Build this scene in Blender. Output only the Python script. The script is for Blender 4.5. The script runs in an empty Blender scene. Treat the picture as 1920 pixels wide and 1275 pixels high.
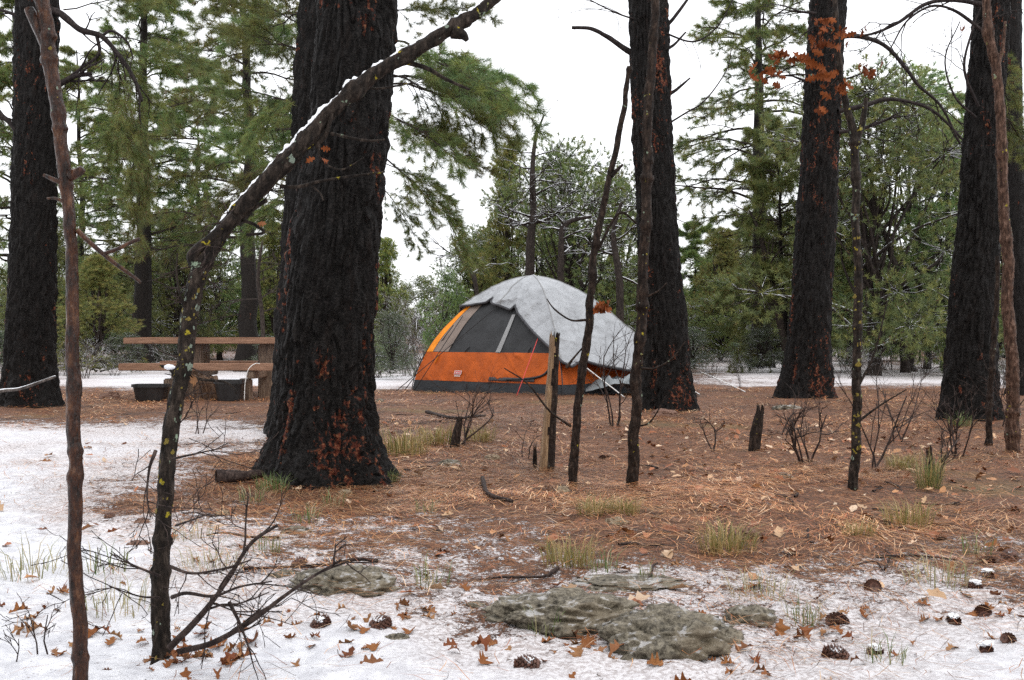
import bpy, bmesh, math
import numpy as np
from mathutils import Vector, Matrix

# ------------------------------------------------------------------ camera, world, sun, exposure
scene = bpy.context.scene
COL = scene.collection
F = 2100.0            # focal length in photograph pixels (1920 wide)
CAMH = 0.78
cam_data = bpy.data.cameras.new('camera')
cam_data.sensor_width = 36.0
cam_data.sensor_fit = 'HORIZONTAL'
cam_data.lens = 36.0 * F / 1920.0
cam_data.clip_start = 0.05
cam_data.clip_end = 3000.0
cam = bpy.data.objects.new('camera', cam_data)
cam.location = (0, 0, CAMH)
cam.rotation_euler = (math.radians(90), 0, 0)
COL.objects.link(cam)
scene.camera = cam

SUN_ELEV, SUN_ROT = math.radians(58), math.radians(150)
world = bpy.data.worlds.new('World')
scene.world = world
world.use_nodes = True
wn, wl = world.node_tree.nodes, world.node_tree.links
wn.clear()
w_out = wn.new('ShaderNodeOutputWorld')
w_bg = wn.new('ShaderNodeBackground')
w_bg.inputs['Strength'].default_value = 0.12
w_sky = wn.new('ShaderNodeTexSky')
w_sky.sky_type = 'NISHITA'
w_sky.sun_disc = False
w_sky.sun_elevation = SUN_ELEV
w_sky.sun_rotation = SUN_ROT
w_mix = wn.new('ShaderNodeMix')          # a closed layer of snow cloud in front of the clear sky
w_mix.data_type = 'RGBA'
w_mix.inputs[0].default_value = 0.93
w_mix.inputs[7].default_value = (9.9, 10.0, 10.25, 1)
wl.new(w_sky.outputs[0], w_mix.inputs[6])
wl.new(w_mix.outputs[2], w_bg.inputs['Color'])
wl.new(w_bg.outputs[0], w_out.inputs['Surface'])

sun_data = bpy.data.lights.new('sun', 'SUN')
sun_data.energy = 1.0
sun_data.angle = math.radians(50)
sun_data.color = (1.0, 0.98, 0.95)
sun = bpy.data.objects.new('sun', sun_data)
sun.rotation_euler = (math.radians(32), 0, math.radians(30))
sun.location = (0, 0, 30)
COL.objects.link(sun)

scene.view_settings.view_transform = 'Standard'
scene.view_settings.look = 'None'
scene.view_settings.exposure = 0.5
scene.view_settings.gamma = 1.0
scene.view_settings.use_curve_mapping = False
scene.cycles.max_bounces = 5
scene.cycles.diffuse_bounces = 3
scene.cycles.glossy_bounces = 2
scene.cycles.transparent_max_bounces = 4
scene.cycles.use_denoising = False

# ------------------------------------------------------------------ numeric helpers
RNG = np.random.default_rng(7)


def _hash(ix, iy, iz):
    h = (ix.astype(np.int64) * 374761393 + iy.astype(np.int64) * 668265263 + iz.astype(np.int64) * 1440662683) & 0xFFFFFFFF
    h = ((h ^ (h >> 13)) * 1274126177) & 0xFFFFFFFF
    h = h ^ (h >> 16)
    return (h & 0xFFFF) / 65535.0


def vnoise(P):
    P = np.asarray(P, float)
    I = np.floor(P).astype(np.int64)
    f = P - I
    f = f * f * (3 - 2 * f)
    x, y, z = I[:, 0], I[:, 1], I[:, 2]
    r = 0
    for dx in (0, 1):
        wx = f[:, 0] if dx else 1 - f[:, 0]
        for dy in (0, 1):
            wy = f[:, 1] if dy else 1 - f[:, 1]
            for dz in (0, 1):
                wz = f[:, 2] if dz else 1 - f[:, 2]
                r = r + wx * wy * wz * _hash(x + dx, y + dy, z + dz)
    return r


def fbm(P, octv=4, gain=0.5):
    P = np.asarray(P, float)
    a, s, t = 1.0, 0.0, 0.0
    for k in range(octv):
        s = s + a * vnoise(P * (2.03 ** k) + 17.3 * k)
        t += a
        a *= gain
    return s / t


def xyz(x, y, z=0.0):
    x = np.asarray(x, float)
    return np.stack([x, np.asarray(y, float) + 0 * x, 0 * x + z], -1)


def G(x, y):
    """height of the ground"""
    x = np.asarray(x, float); y = np.asarray(y, float)
    n = fbm(xyz(x * 0.45 + 40, y * 0.45 + 11), 3) - 0.5
    fade = np.clip((y - 1.0) / 3.0, 0.25, 1)
    h = n * 0.10 * fade
    far = np.clip(y - 24, 0, 70)
    return h + 0.00042 * far ** 2


def pxw(px, py, d):
    return np.array([(px - 960) / F * d, d, CAMH - (py - 637.5) / F * d])


def ground_at(px, py):
    d = CAMH * F / (py - 637.5)
    for _ in range(12):
        x = (px - 960) / F * d
        d = 0.5 * d + 0.5 * (CAMH - float(G(np.array([x]), np.array([d]))[0])) * F / (py - 637.5)
    x = (px - 960) / F * d
    return np.array([x, d, float(G(np.array([x]), np.array([d]))[0])])


def gz(x, y):
    return float(G(np.array([x]), np.array([y]))[0])


# how much snow lies where: rows are distances, columns bearings, both fixed to the ground
SN_V = np.array([660, 690, 715, 735, 760, 785, 810, 850, 900, 950, 1000, 1050, 1100, 1150, 1200, 1275], float)
SN_U = np.array([0, 240, 480, 720, 960, 1200, 1440, 1680, 1920], float)
SN_T = np.array([
    [.15, .2, .2, .2, .2, .2, .3, .25, .2],
    [.45, .55, .4, .6, .2, .2, .65, .45, .4],
    [.4, .80, .75, .80, .15, .2, .55, .62, .60],
    [.05, .25, .1, .15, 0, 0, .05, .12, .15],
    [.02, .02, 0, 0, 0, 0, 0, 0, 0],
    [.30, .35, .35, 0, 0, 0, 0, 0, .1],
    [.75, .70, .58, .02, 0, 0, 0, 0, .08],
    [.75, .64, .32, .02, 0, 0, 0, 0, .05],
    [.80, .46, .08, .06, .02, 0, 0, 0, .02],
    [.84, .34, .20, .18, .12, .05, .04, .04, .06],
    [.88, .52, .34, .32, .27, .15, .14, .14, .16],
    [.90, .74, .42, .37, .35, .28, .30, .30, .32],
    [.93, .84, .54, .44, .42, .39, .42, .42, .44],
    [.91, .84, .68, .54, .48, .45, .47, .48, .50],
    [.92, .88, .78, .70, .62, .57, .54, .56, .58],
    [.93, .91, .86, .80, .76, .72, .69, .69, .71]])


def snow_amount(x, y):
    x = np.asarray(x, float); y = np.asarray(y, float)
    yy = np.maximum(y, 1.2)
    u = np.clip(x / yy * F + 960, 0, 1920)
    v = np.clip(637.5 + CAMH * F / yy, 660, 1275)
    iv = np.clip(np.searchsorted(SN_V, v, side='right') - 1, 0, len(SN_V) - 2)
    fv = (v - SN_V[iv]) / (SN_V[iv + 1] - SN_V[iv])
    iu = np.clip((u / 240).astype(int), 0, 7)
    fu = u / 240 - iu
    a = SN_T[iv, iu] * (1 - fu) + SN_T[iv, iu + 1] * fu
    b = SN_T[iv + 1, iu] * (1 - fu) + SN_T[iv + 1, iu + 1] * fu
    return a * (1 - fv) + b * fv


def snow_cover(x, y):
    """broken up by drifts and bare spots"""
    s = snow_amount(x, y)
    n = fbm(xyz(np.asarray(x) * 1.7, np.asarray(y) * 1.7, 3.3), 3)
    return np.clip(s + (n - 0.5) * 0.5 * np.clip(4 * s * (1.15 - s), 0, 1), 0, 1)


def micro(x, y):
    s = snow_cover(x, y)
    n1 = fbm(xyz(x * 5, y * 5, 7.7), 3) - 0.5
    n2 = fbm(xyz(x * 19, y * 19, 1.7), 2) - 0.5
    n3 = vnoise(xyz(x * 45, y * 45, 5.1)) - 0.5
    fade = np.clip(1.6 - y / 14.0, 0.15, 1)
    return (n1 * 0.045 + n2 * (0.022 - 0.010 * s) + n3 * 0.008 + s * (0.008 + 0.030 * np.clip(fbm(xyz(x * 10, y * 10, 4.4), 3) - 0.30, 0, 1))) * fade


def plates(P):
    """cellular pattern: 1 on a plate, 0 in the furrows between plates"""
    I = np.floor(P).astype(np.int64)
    f1 = np.full(len(P), 9.0); f2 = np.full(len(P), 9.0)
    for dx in (-1, 0, 1):
        for dy in (-1, 0, 1):
            for dz in (-1, 0, 1):
                c = I + np.array([dx, dy, dz])
                o = np.stack([_hash(c[:, 0], c[:, 1], c[:, 2]), _hash(c[:, 0] + 71, c[:, 1], c[:, 2]), _hash(c[:, 0], c[:, 1] + 37, c[:, 2])], -1)
                d = np.linalg.norm(c + o - P, axis=1)
                f2 = np.minimum(f2, np.maximum(f1, d)); f1 = np.minimum(f1, d)
    t = np.clip((f2 - f1) / 0.32, 0, 1)
    return t * t * (3 - 2 * t)


# ------------------------------------------------------------------ mesh building
class MB:
    def __init__(self):
        self.v, self.f, self.m, self.c, self.n = [], [], [], [], 0

    def add(self, V, faces, mat=0, col=None):
        V = np.asarray(V, float)
        self.v.append(V)
        for fa in faces if isinstance(faces, (list, tuple)) else [faces]:
            fa = np.asarray(fa, int)
            if len(fa):
                self.f.append(fa + self.n)
                self.m.append(np.full(len(fa), mat, int))
        if col is None:
            col = np.ones((len(V), 3)) * 0.5
        self.c.append(np.broadcast_to(np.asarray(col, float), (len(V), 3)))
        self.n += len(V)

    def mesh(self, name, mats, smooth=True, origin=None, use_col=False):
        V = np.concatenate(self.v)
        if origin is not None:
            V = V - np.asarray(origin)
        me = bpy.data.meshes.new(name)
        me.vertices.add(len(V))
        me.vertices.foreach_set('co', V.astype(np.float32).ravel())
        loops = np.concatenate([f.ravel() for f in self.f])
        sizes = np.concatenate([np.full(len(f), f.shape[1]) for f in self.f])
        starts = np.concatenate([[0], np.cumsum(sizes)[:-1]])
        me.loops.add(len(loops))
        me.loops.foreach_set('vertex_index', loops.astype(np.int32))
        me.polygons.add(len(sizes))
        me.polygons.foreach_set('loop_start', starts.astype(np.int32))
        me.polygons.foreach_set('loop_total', sizes.astype(np.int32))
        me.polygons.foreach_set('material_index', np.concatenate(self.m).astype(np.int32))
        me.polygons.foreach_set('use_smooth', np.full(len(sizes), bool(smooth)))
        if use_col:
            at = me.color_attributes.new('tint', 'FLOAT_COLOR', 'POINT')
            C = np.concatenate(self.c)
            at.data.foreach_set('color', np.concatenate([C, np.ones((len(C), 1))], 1).astype(np.float32).ravel())
        for m in mats:
            me.materials.append(m)
        me.update(calc_edges=True)
        return me


def catmull(P, n):
    P = np.asarray(P, float)
    if len(P) == 2:
        t = np.linspace(0, 1, n)[:, None]
        return P[0] * (1 - t) + P[1] * t
    Q = np.vstack([2 * P[0] - P[1], P, 2 * P[-1] - P[-2]])
    k = len(P) - 1
    s = np.linspace(0, k, n)
    i = np.minimum(s.astype(int), k - 1)
    t = (s - i)[:, None]
    p0, p1, p2, p3 = Q[i], Q[i + 1], Q[i + 2], Q[i + 3]
    return 0.5 * (2 * p1 + (p2 - p0) * t + (2 * p0 - 5 * p1 + 4 * p2 - p3) * t ** 2 + (3 * p1 - p0 - 3 * p2 + p3) * t ** 3)


def tube(P, R, sides=8, cap=True, rough=0.0, seed=0.0, freq=20.0, stretch=0.35):
    """P (n,3), R (n,) -> verts, [quads, tris]"""
    P = np.asarray(P, float); R = np.asarray(R, float)
    n = len(P)
    T = np.gradient(P, axis=0)
    T /= np.linalg.norm(T, axis=1)[:, None] + 1e-9
    a = np.array([0.0, 0, 1]) if abs(T[0, 2]) < 0.9 else np.array([1.0, 0, 0])
    U = np.zeros((n, 3))
    u = np.cross(T[0], a); u /= np.linalg.norm(u)
    for i in range(n):
        u = u - T[i] * np.dot(u, T[i])
        u /= np.linalg.norm(u) + 1e-9
        U[i] = u
    W = np.cross(T, U)
    th = np.arange(sides) * 2 * math.pi / sides
    rr = np.repeat(R[:, None], sides, 1)
    if rough > 0:
        s = np.concatenate([[0], np.cumsum(np.linalg.norm(np.diff(P, axis=0), axis=1))])
        cx = np.cos(th)[None, :] * R[:, None] * freq
        sx = np.sin(th)[None, :] * R[:, None] * freq
        sz = np.repeat(s[:, None] * freq * stretch, sides, 1)
        q3 = np.stack([cx + seed, sx + seed * 1.7, sz], -1).reshape(-1, 3)
        nn = 0.55 * fbm(q3, 3) + 0.45 * fbm(q3 * np.array([3.1, 3.1, 2.0]) + 5.5, 3)
        slow = vnoise(np.stack([s * 9 + seed * 3, 0 * s, 0 * s], -1)) - 0.5
        rr = rr * (1 + rough * (nn.reshape(n, sides) - 0.5) * 3.2 + rough * 0.55 * slow[:, None])
    V = P[:, None, :] + rr[..., None] * (np.cos(th)[None, :, None] * U[:, None, :] + np.sin(th)[None, :, None] * W[:, None, :])
    V = V.reshape(-1, 3)
    i = np.arange(n - 1)[:, None] * sides
    j = np.arange(sides)[None, :]
    k = (j + 1) % sides
    q = np.stack([i + j, i + k, i + sides + k, i + sides + j], -1).reshape(-1, 4)
    fs = [q]
    if cap:
        V = np.vstack([V, P[-1:]])
        b = (n - 1) * sides
        fs.append(np.stack([b + j[0], b + k[0], np.full(sides, n * sides)], -1))
    return V, fs


def unit(v):
    v = np.asarray(v, float)
    return v / (np.linalg.norm(v) + 1e-9)


# ------------------------------------------------------------------ objects
def empty(name, loc, label=None, cat=None, group=None):
    o = bpy.data.objects.new(name, None)
    o.empty_display_size = 0.1
    o.location = [float(c) for c in loc]
    COL.objects.link(o)
    tag(o, label, cat, group)
    return o


def tag(o, label=None, cat=None, group=None, kind=None):
    if label: o['label'] = label
    if cat: o['category'] = cat
    if group: o['group'] = group
    if kind: o['kind'] = kind
    return o


def obj(name, me, parent=None, loc=(0, 0, 0), rot=(0, 0, 0), scale=(1, 1, 1)):
    o = bpy.data.objects.new(name, me)
    COL.objects.link(o)
    o.location = [float(c) for c in loc]
    o.rotation_euler = rot
    o.scale = scale
    if parent is not None:
        o.parent = parent
    return o


# ------------------------------------------------------------------ materials
def mat(name):
    m = bpy.data.materials.new(name)
    m.use_nodes = True
    nt = m.node_tree
    b = nt.nodes['Principled BSDF']
    return m, nt, b


class N:
    """small node helper"""
    def __init__(self, nt):
        self.nt = nt

    def new(self, t, **kw):
        n = self.nt.nodes.new(t)
        for k, v in kw.items():
            setattr(n, k, v)
        return n

    def link(self, a, b):
        self.nt.links.new(a, b)

    def coord(self, which='Object', scale=(1, 1, 1)):
        c = self.new('ShaderNodeTexCoord')
        mp = self.new('ShaderNodeMapping')
        mp.inputs['Scale'].default_value = scale
        self.link(c.outputs[which], mp.inputs['Vector'])
        return mp.outputs[0]

    def noise(self, vec, scale, detail=4, rough=0.55, dist=0.0):
        n = self.new('ShaderNodeTexNoise')
        n.inputs['Scale'].default_value = scale
        n.inputs['Detail'].default_value = detail
        n.inputs['Roughness'].default_value = rough
        n.inputs['Distortion'].default_value = dist
        if vec is not None:
            self.link(vec, n.inputs['Vector'])
        return n.outputs['Fac']

    def ramp(self, fac, stops, k=0.62):
        r = self.new('ShaderNodeValToRGB')
        e = r.color_ramp.elements
        while len(e) < len(stops):
            e.new(0.5)
        for i, (p, c) in enumerate(stops):
            e[i].position = 0.5 + (p - 0.5) * k
            e[i].color = (*c, 1) if len(c) == 3 else c
        self.link(fac, r.inputs[0])
        return r.outputs[0]

    def mix(self, fac, a, b, mode='MIX'):
        m = self.new('ShaderNodeMix', data_type='RGBA', blend_type=mode)
        for s, v in ((0, fac), (6, a), (7, b)):
            if isinstance(v, (int, float)):
                m.inputs[s].default_value = v
            elif isinstance(v, tuple):
                m.inputs[s].default_value = (*v, 1)
            else:
                self.link(v, m.inputs[s])
        return m.outputs[2]

    def math(self, op, a, b=0.0, clamp=False):
        m = self.new('ShaderNodeMath', operation=op, use_clamp=clamp)
        for s, v in ((0, a), (1, b)):
            if isinstance(v, (int, float)):
                m.inputs[s].default_value = v
            else:
                self.link(v, m.inputs[s])
        return m.outputs[0]

    def bump(self, h, strength, dist, bsdf):
        b = self.new('ShaderNodeBump')
        b.inputs['Strength'].default_value = strength
        b.inputs['Distance'].default_value = dist
        self.link(h, b.inputs['Height'])
        self.link(b.outputs[0], bsdf.inputs['Normal'])

    def attr(self, name):
        a = self.new('ShaderNodeAttribute', attribute_name=name)
        return a

    def up(self):
        g = self.new('ShaderNodeNewGeometry')
        s = self.new('ShaderNodeSeparateXYZ')
        self.link(g.outputs['Normal'], s.inputs[0])
        return s.outputs[2]


def step(n, x, lo, hi):
    m = n.new('ShaderNodeMapRange', interpolation_type='SMOOTHSTEP')
    m.inputs[1].default_value = lo
    m.inputs[2].default_value = hi
    n.link(x, m.inputs[0])
    return m.outputs[0]


def simple(name, col, rough=0.6, var=0.25, scale=30, bump=0.0, spec=0.5, bscale=None):
    m, nt, b = mat(name)
    n = N(nt)
    v = n.coord('Object')
    f = n.noise(v, scale)
    lo = tuple(c * (1 - var) for c in col)
    hi = tuple(min(1, c * (1 + var)) for c in col)
    n.link(n.ramp(f, [(0.3, lo), (0.7, hi)]), b.inputs['Base Color'])
    b.inputs['Roughness'].default_value = rough
    b.inputs['Specular IOR Level'].default_value = spec
    if bump:
        n.bump(n.noise(v, bscale or scale * 2, 5), 0.7, bump, b)
    return m


# ground: needle litter below, dusted with snow by the 'snow' attribute
def ground_material():
    m, nt, b = mat('needle_litter_and_snow')
    n = N(nt)
    v = n.coord('Object')
    n1 = n.noise(v, 1.3, 5)
    n2 = n.noise(v, 38, 6, 0.7)
    n3 = n.noise(n.coord('Object', (1, 2.2, 1)), 120, 3, 0.7)
    c1 = n.ramp(n2, [(0.40, (.012, .007, .006)), (0.53, (.11, .042, .019)), (0.64, (.25, .100, .044)), (0.80, (.45, .24, .125))])
    c2 = n.ramp(n3, [(0.40, (.016, .009, .007)), (0.56, (.21, .080, .034)), (0.75, (.47, .26, .135))])
    c = n.mix(0.5, c1, c2)
    c = n.mix(n.math('MULTIPLY', step(n, n1, 0.5, 0.72), 0.7), c, (.030, .019, .015))
    grassy = n.math('MULTIPLY', step(n, n.noise(v, 0.55, 3), 0.56, 0.70), 0.30)
    c = n.mix(grassy, c, (.17, .145, .05))
    # snow
    s = n.attr('snow').outputs['Fac']
    g1 = n.noise(v, 55, 5, 0.75)
    g2 = n.noise(v, 9, 4, 0.6)
    g3 = n.noise(v, 170, 3, 0.7)
    g = n.math('ADD', n.math('ADD', n.math('MULTIPLY', g1, 0.42), n.math('MULTIPLY', g2, 0.33)), n.math('MULTIPLY', g3, 0.25))
    # spread the noise to about 0..1 and let snow lie where it is below the amount
    gg = n.math('MULTIPLY', n.math('SUBTRACT', g, 0.32), 2.7)
    f = step(n, n.math('SUBTRACT', n.math('MULTIPLY', s, 1.25), gg), -0.035, 0.075)
    f = n.math('MULTIPLY', f, step(n, s, 0.01, 0.10))
    sc = n.ramp(n.noise(v, 14, 5, 0.7), [(0.3, (.56, .56, .595)), (0.7, (.78, .78, .81))])
    thin = n.ramp(n.noise(v, 70, 3), [(0.35, (.40, .35, .34)), (0.6, (.68, .65, .66))])
    sc = n.mix(step(n, s, 0.55, 0.9), thin, sc)
    crumbs = step(n, n.noise(v, 95, 3, 0.6), 0.66, 0.72)
    f = n.math('MULTIPLY', f, n.math('SUBTRACT', 1.0, n.math('MULTIPLY', crumbs, 0.75)))
    c = n.mix(f, c, sc)
    n.link(c, b.inputs['Base Color'])
    b.inputs['Roughness'].default_value = 0.75
    b.inputs['Specular IOR Level'].default_value = 0.3
    h = n.math('ADD', n.math('MULTIPLY', n2, 0.7), n.math('MULTIPLY', f, 0.6))
    h = n.math('ADD', h, n.math('MULTIPLY', n3, 0.4))
    n.bump(h, 0.8, 0.013, b)
    return m


def char_bark(name, red=0.5, base=(.0035, .003, .003), hi=(.017, .0145, .0135), scale=1.0, rcol=(.22, .055, .028)):
    m, nt, b = mat(name)
    n = N(nt)
    v = n.coord('Object')
    vz = n.coord('Object', (1, 1, 0.28))
    f1 = n.noise(v, 70 * scale, 6, 0.72)
    f2 = n.noise(vz, 14 * scale, 5, 0.6)
    c = n.ramp(f1, [(0.34, base), (0.62, hi), (0.80, tuple(min(1, 2.6 * x) for x in hi))])
    c = n.mix(n.math('MULTIPLY', step(n, f2, 0.52, 0.75), 0.5), c, (.020, .012, .009))
    # patches where the outer bark has flaked off
    p1 = n.noise(n.coord('Object', (1, 1, 0.33)), 7.5 * scale, 4, 0.65)
    p2 = n.noise(v, 32 * scale, 3, 0.6)
    pz = n.noise(n.coord('Object', (1, 1, 0.5)), 1.3, 2)
    p = n.math('ADD', n.math('ADD', n.math('MULTIPLY', p1, 0.6), n.math('MULTIPLY', p2, 0.4)), n.math('MULTIPLY', n.math('SUBTRACT', pz, 0.5), 0.35))
    pm = step(n, p, 0.66 - 0.09 * red, 0.72 - 0.09 * red)
    pc = n.ramp(n.noise(v, 60, 4), [(0.38, (rcol[0] * .45, rcol[1] * .45, rcol[2] * .5)), (0.55, rcol), (0.74, (.36, .17, .085))])
    c = n.mix(n.math('MULTIPLY', pm, 0.85), c, pc)
    n.link(c, b.inputs['Base Color'])
    b.inputs['Roughness'].default_value = 0.55
    b.inputs['Specular IOR Level'].default_value = 0.14
    h = n.math('ADD', n.math('MULTIPLY', f1, 0.6), n.math('MULTIPLY', f2, 0.9))
    n.bump(h, 1.0, 0.05, b)
    return m


def sapling_bark(name, a, bcol, c3, rough=0.6, wet=False, lichen=0.0, snow=0.0, zscale=0.3):
    m, nt, b = mat(name)
    n = N(nt)
    v = n.coord('Object')
    vz = n.coord('Object', (1, 1, zscale))
    f1 = n.noise(vz, 60, 6, 0.7)
    f2 = n.noise(v, 11, 4, 0.6)
    c = n.ramp(f1, [(0.32, a), (0.55, bcol), (0.75, c3)])
    c = n.mix(n.math('MULTIPLY', step(n, f2, 0.5, 0.7), 0.5), c, tuple(x * 0.5 for x in a))
    if lichen:
        l = step(n, n.noise(v, 26, 3, 0.6), 0.68 - lichen * 0.1, 0.72 - lichen * 0.1)
        lc = n.ramp(n.noise(v, 6, 2), [(0.45, (.30, .24, .02)), (0.55, (.22, .28, .20))])
        c = n.mix(l, c, lc)
    if snow:
        s = step(n, n.math('ADD', n.up(), n.math('MULTIPLY', n.math('SUBTRACT', n.noise(v, 9, 3), 0.5), 1.4)), 0.75 - snow * 0.5, 0.95 - snow * 0.5)
        c = n.mix(s, c, (.82, .83, .86))
    n.link(c, b.inputs['Base Color'])
    b.inputs['Roughness'].default_value = rough
    b.inputs['Specular IOR Level'].default_value = 0.12
    if wet:
        b.inputs['Coat Weight'].default_value = 0.3
        b.inputs['Coat Roughness'].default_value = 0.06
        cb = n.new('ShaderNodeBump')
        cb.inputs['Strength'].default_value = 1.0
        cb.inputs['Distance'].default_value = 0.02
        n.link(n.noise(n.coord('Object', (1, 1, 0.6)), 75, 3, 0.5), cb.inputs['Height'])
        n.link(cb.outputs[0], b.inputs['Coat Normal'])
    n.bump(n.math('ADD', f1, n.math('MULTIPLY', n.noise(v, 28, 4), 0.8)), 1.0, 0.010 if wet else 0.012, b)
    return m


def tinted(name, rough=0.55, var=0.35, spec=0.4, transl=0.0, objvar=False):
    """colour from the 'tint' attribute of the mesh"""
    m, nt, b = mat(name)
    n = N(nt)
    c = n.attr('tint').outputs['Color']
    if objvar:
        oi = n.new('ShaderNodeObjectInfo')
        hs = n.new('ShaderNodeHueSaturation')
        n.link(n.math('ADD', n.math('MULTIPLY', oi.outputs['Random'], 0.06), 0.47), hs.inputs['Hue'])
        n.link(n.math('ADD', n.math('MULTIPLY', oi.outputs['Random'], 0.5), 0.75), hs.inputs['Value'])
        n.link(c, hs.inputs['Color'])
        c = hs.outputs[0]
    n.link(c, b.inputs['Base Color'])
    b.inputs['Roughness'].default_value = rough
    b.inputs['Specular IOR Level'].default_value = spec
    if transl:
        t = n.new('ShaderNodeBsdfTranslucent')
        n.link(c, t.inputs['Color'])
        ms = n.new('ShaderNodeMixShader')
        ms.inputs[0].default_value = transl
        n.link(b.outputs[0], ms.inputs[1])
        n.link(t.outputs[0], ms.inputs[2])
        n.link(ms.outputs[0], nt.nodes['Material Output'].inputs['Surface'])
    return m


def leaf_material(name, stops):
    m, nt, b = mat(name)
    n = N(nt)
    oi = n.new('ShaderNodeObjectInfo')
    c = n.ramp(oi.outputs['Random'], stops, 1.0)
    c = n.mix(n.math('MULTIPLY', n.noise(n.coord('Object'), 60, 4), 0.7), c, (.10, .035, .015))
    n.link(c, b.inputs['Base Color'])
    b.inputs['Roughness'].default_value = 0.6
    b.inputs['Specular IOR Level'].default_value = 0.12
    return m


M = {}
M['ground'] = ground_material()
M['char'] = char_bark('charred_bark', 0.62)
M['char_red'] = char_bark('charred_bark_with_flaked_patches', 1.0)
M['char_far'] = char_bark('dark_pine_bark', 0.25, base=(.005, .004, .004), hi=(.024, .019, .016))
M['needles'] = tinted('pine_needles', 0.5, transl=0.45, objvar=True)
M['limb'] = sapling_bark('pine_limb_bark', (.018, .013, .011), (.040, .030, .025), (.075, .060, .050))
M['limb_snowy'] = sapling_bark('snowy_limb_bark', (.014, .010, .009), (.034, .026, .022), (.065, .050, .043), snow=0.12)
M['dead_limb'] = sapling_bark('dead_limb_bark', (.012, .009, .009), (.028, .021, .020), (.055, .042, .040))
M['litter'] = tinted('fallen_needles', 0.5, transl=0.0)
M['grass'] = tinted('grass_blades', 0.5, transl=0.3)
M['oak_dark'] = sapling_bark('oak_bark', (.007, .005, .004), (.024, .017, .013), (.065, .048, .038), lichen=0.45)
M['oak_brown'] = sapling_bark('brown_oak_bark', (.008, .005, .004), (.024, .015, .011), (.060, .040, .030), lichen=0.12)
M['oak_wet'] = sapling_bark('wet_red_bark', (.008, .0035, .002), (.042, .013, .005), (.11, .046, .020), 0.4, wet=True)
M['oak_pale'] = sapling_bark('pale_peeling_bark', (.028, .015, .011), (.085, .046, .031), (.19, .115, .085), lichen=0.15)
M['twig'] = sapling_bark('bare_twig_bark', (.020, .013, .012), (.050, .034, .029), (.10, .07, .06))
M['twig_grey'] = sapling_bark('grey_scrub_bark', (.05, .04, .035), (.11, .09, .08), (.20, .17, .15), snow=0.25)
M['snow'] = simple('fresh_snow', (.84, .85, .88), 0.6, 0.04, 60, 0.004, 0.3)
M['rock'] = None


def rock_material(name, cols, lich=(.15, .115, .075), snow=0.0):
    m, nt, b = mat(name)
    n = N(nt)
    v = n.coord('Object')
    f1 = n.noise(v, 9, 6, 0.65)
    f2 = n.noise(v, 75, 5, 0.7)
    f3 = n.noise(n.coord('Object', (1, 1, 5)), 6, 4, 0.6, 0.4)
    c = n.ramp(f1, [(0.3, cols[0]), (0.52, cols[1]), (0.72, cols[2])])
    c = n.mix(0.55, c, n.ramp(f2, [(0.3, tuple(x * .45 for x in cols[0])), (0.7, cols[2])]))
    c = n.mix(n.math('MULTIPLY', step(n, n.noise(v, 5, 4), 0.5, 0.64), 0.6), c, lich)
    sn = n.math('MULTIPLY', step(n, n.noise(v, 16, 5, 0.7), 0.53, 0.60), step(n, n.up(), 0.55, 0.9))
    c = n.mix(n.math('MULTIPLY', sn, snow), c, (.72, .72, .75))
    n.link(c, b.inputs['Base Color'])
    b.inputs['Roughness'].default_value = 0.55
    b.inputs['Specular IOR Level'].default_value = 0.2
    h = n.math('ADD', n.math('MULTIPLY', f2, 0.5), n.math('ADD', f1, n.math('MULTIPLY', f3, 0.8)))
    n.bump(h, 1.0, 0.018, b)
    return m


M['rock'] = rock_material('wet_grey_stone', [(.030, .025, .018), (.145, .122, .088), (.33, .29, .22)], snow=0.40)
M['rock_tan'] = rock_material('tan_stone', [(.16, .11, .07), (.26, .19, .12), (.38, .30, .21)], (.24, .19, .11))
M['rock_red'] = rock_material('red_brown_stone', [(.11, .055, .038), (.20, .105, .075), (.30, .18, .13)], (.20, .12, .09))
M['leaf'] = leaf_material('dry_oak_leaf', [(0.0, (.25, .085, .025)), (0.3, (.32, .135, .045)), (0.55, (.17, .045, .016)), (0.8, (.40, .22, .10)), (1.0, (.13, .04, .02))])
M['leaf_red'] = leaf_material('rust_oak_leaf', [(0.0, (.19, .042, .009)), (0.5, (.26, .066, .013)), (1.0, (.11, .024, .007))])
M['cone'] = simple('pine_cone_scales', (.085, .035, .022), 0.6, 0.5, 60)
M['lichen_green'] = simple('pale_green_lichen', (.19, .23, .18), 0.9, 0.25, 120, 0.003)
M['lichen_yellow'] = simple('yellow_lichen', (.17, .125, .018), 0.9, 0.3, 120, 0.003)

# ------------------------------------------------------------------ ground
def build_ground():
    ys = np.concatenate([np.linspace(-12, 0.9, 24), np.geomspace(1.0, 32, 560), np.geomspace(32.6, 900, 50)])
    us = np.linspace(-1, 1, 401)
    us = np.sign(us) * np.abs(us) ** 1.15
    Y, U = np.meshgrid(ys, us, indexing='ij')
    X = U * (np.maximum(Y, 0) * 0.62 + 2.8)
    x, y = X.ravel(), Y.ravel()
    z = G(x, y) + micro(x, y)
    s = snow_cover(x, y)
    V = np.stack([x, y, z], -1)
    ny, nx = Y.shape
    i = np.arange(ny - 1)[:, None] * nx
    j = np.arange(nx - 1)[None, :]
    q = np.stack([i + j, i + j + 1, i + nx + j + 1, i + nx + j], -1).reshape(-1, 4)
    mb = MB()
    mb.add(V, q)
    me = mb.mesh('ground', [M['ground']])
    a = me.attributes.new('snow', 'FLOAT', 'POINT')
    a.data.foreach_set('value', s.astype(np.float32))
    o = obj('ground', me)
    tag(o, kind='structure')


build_ground()

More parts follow.
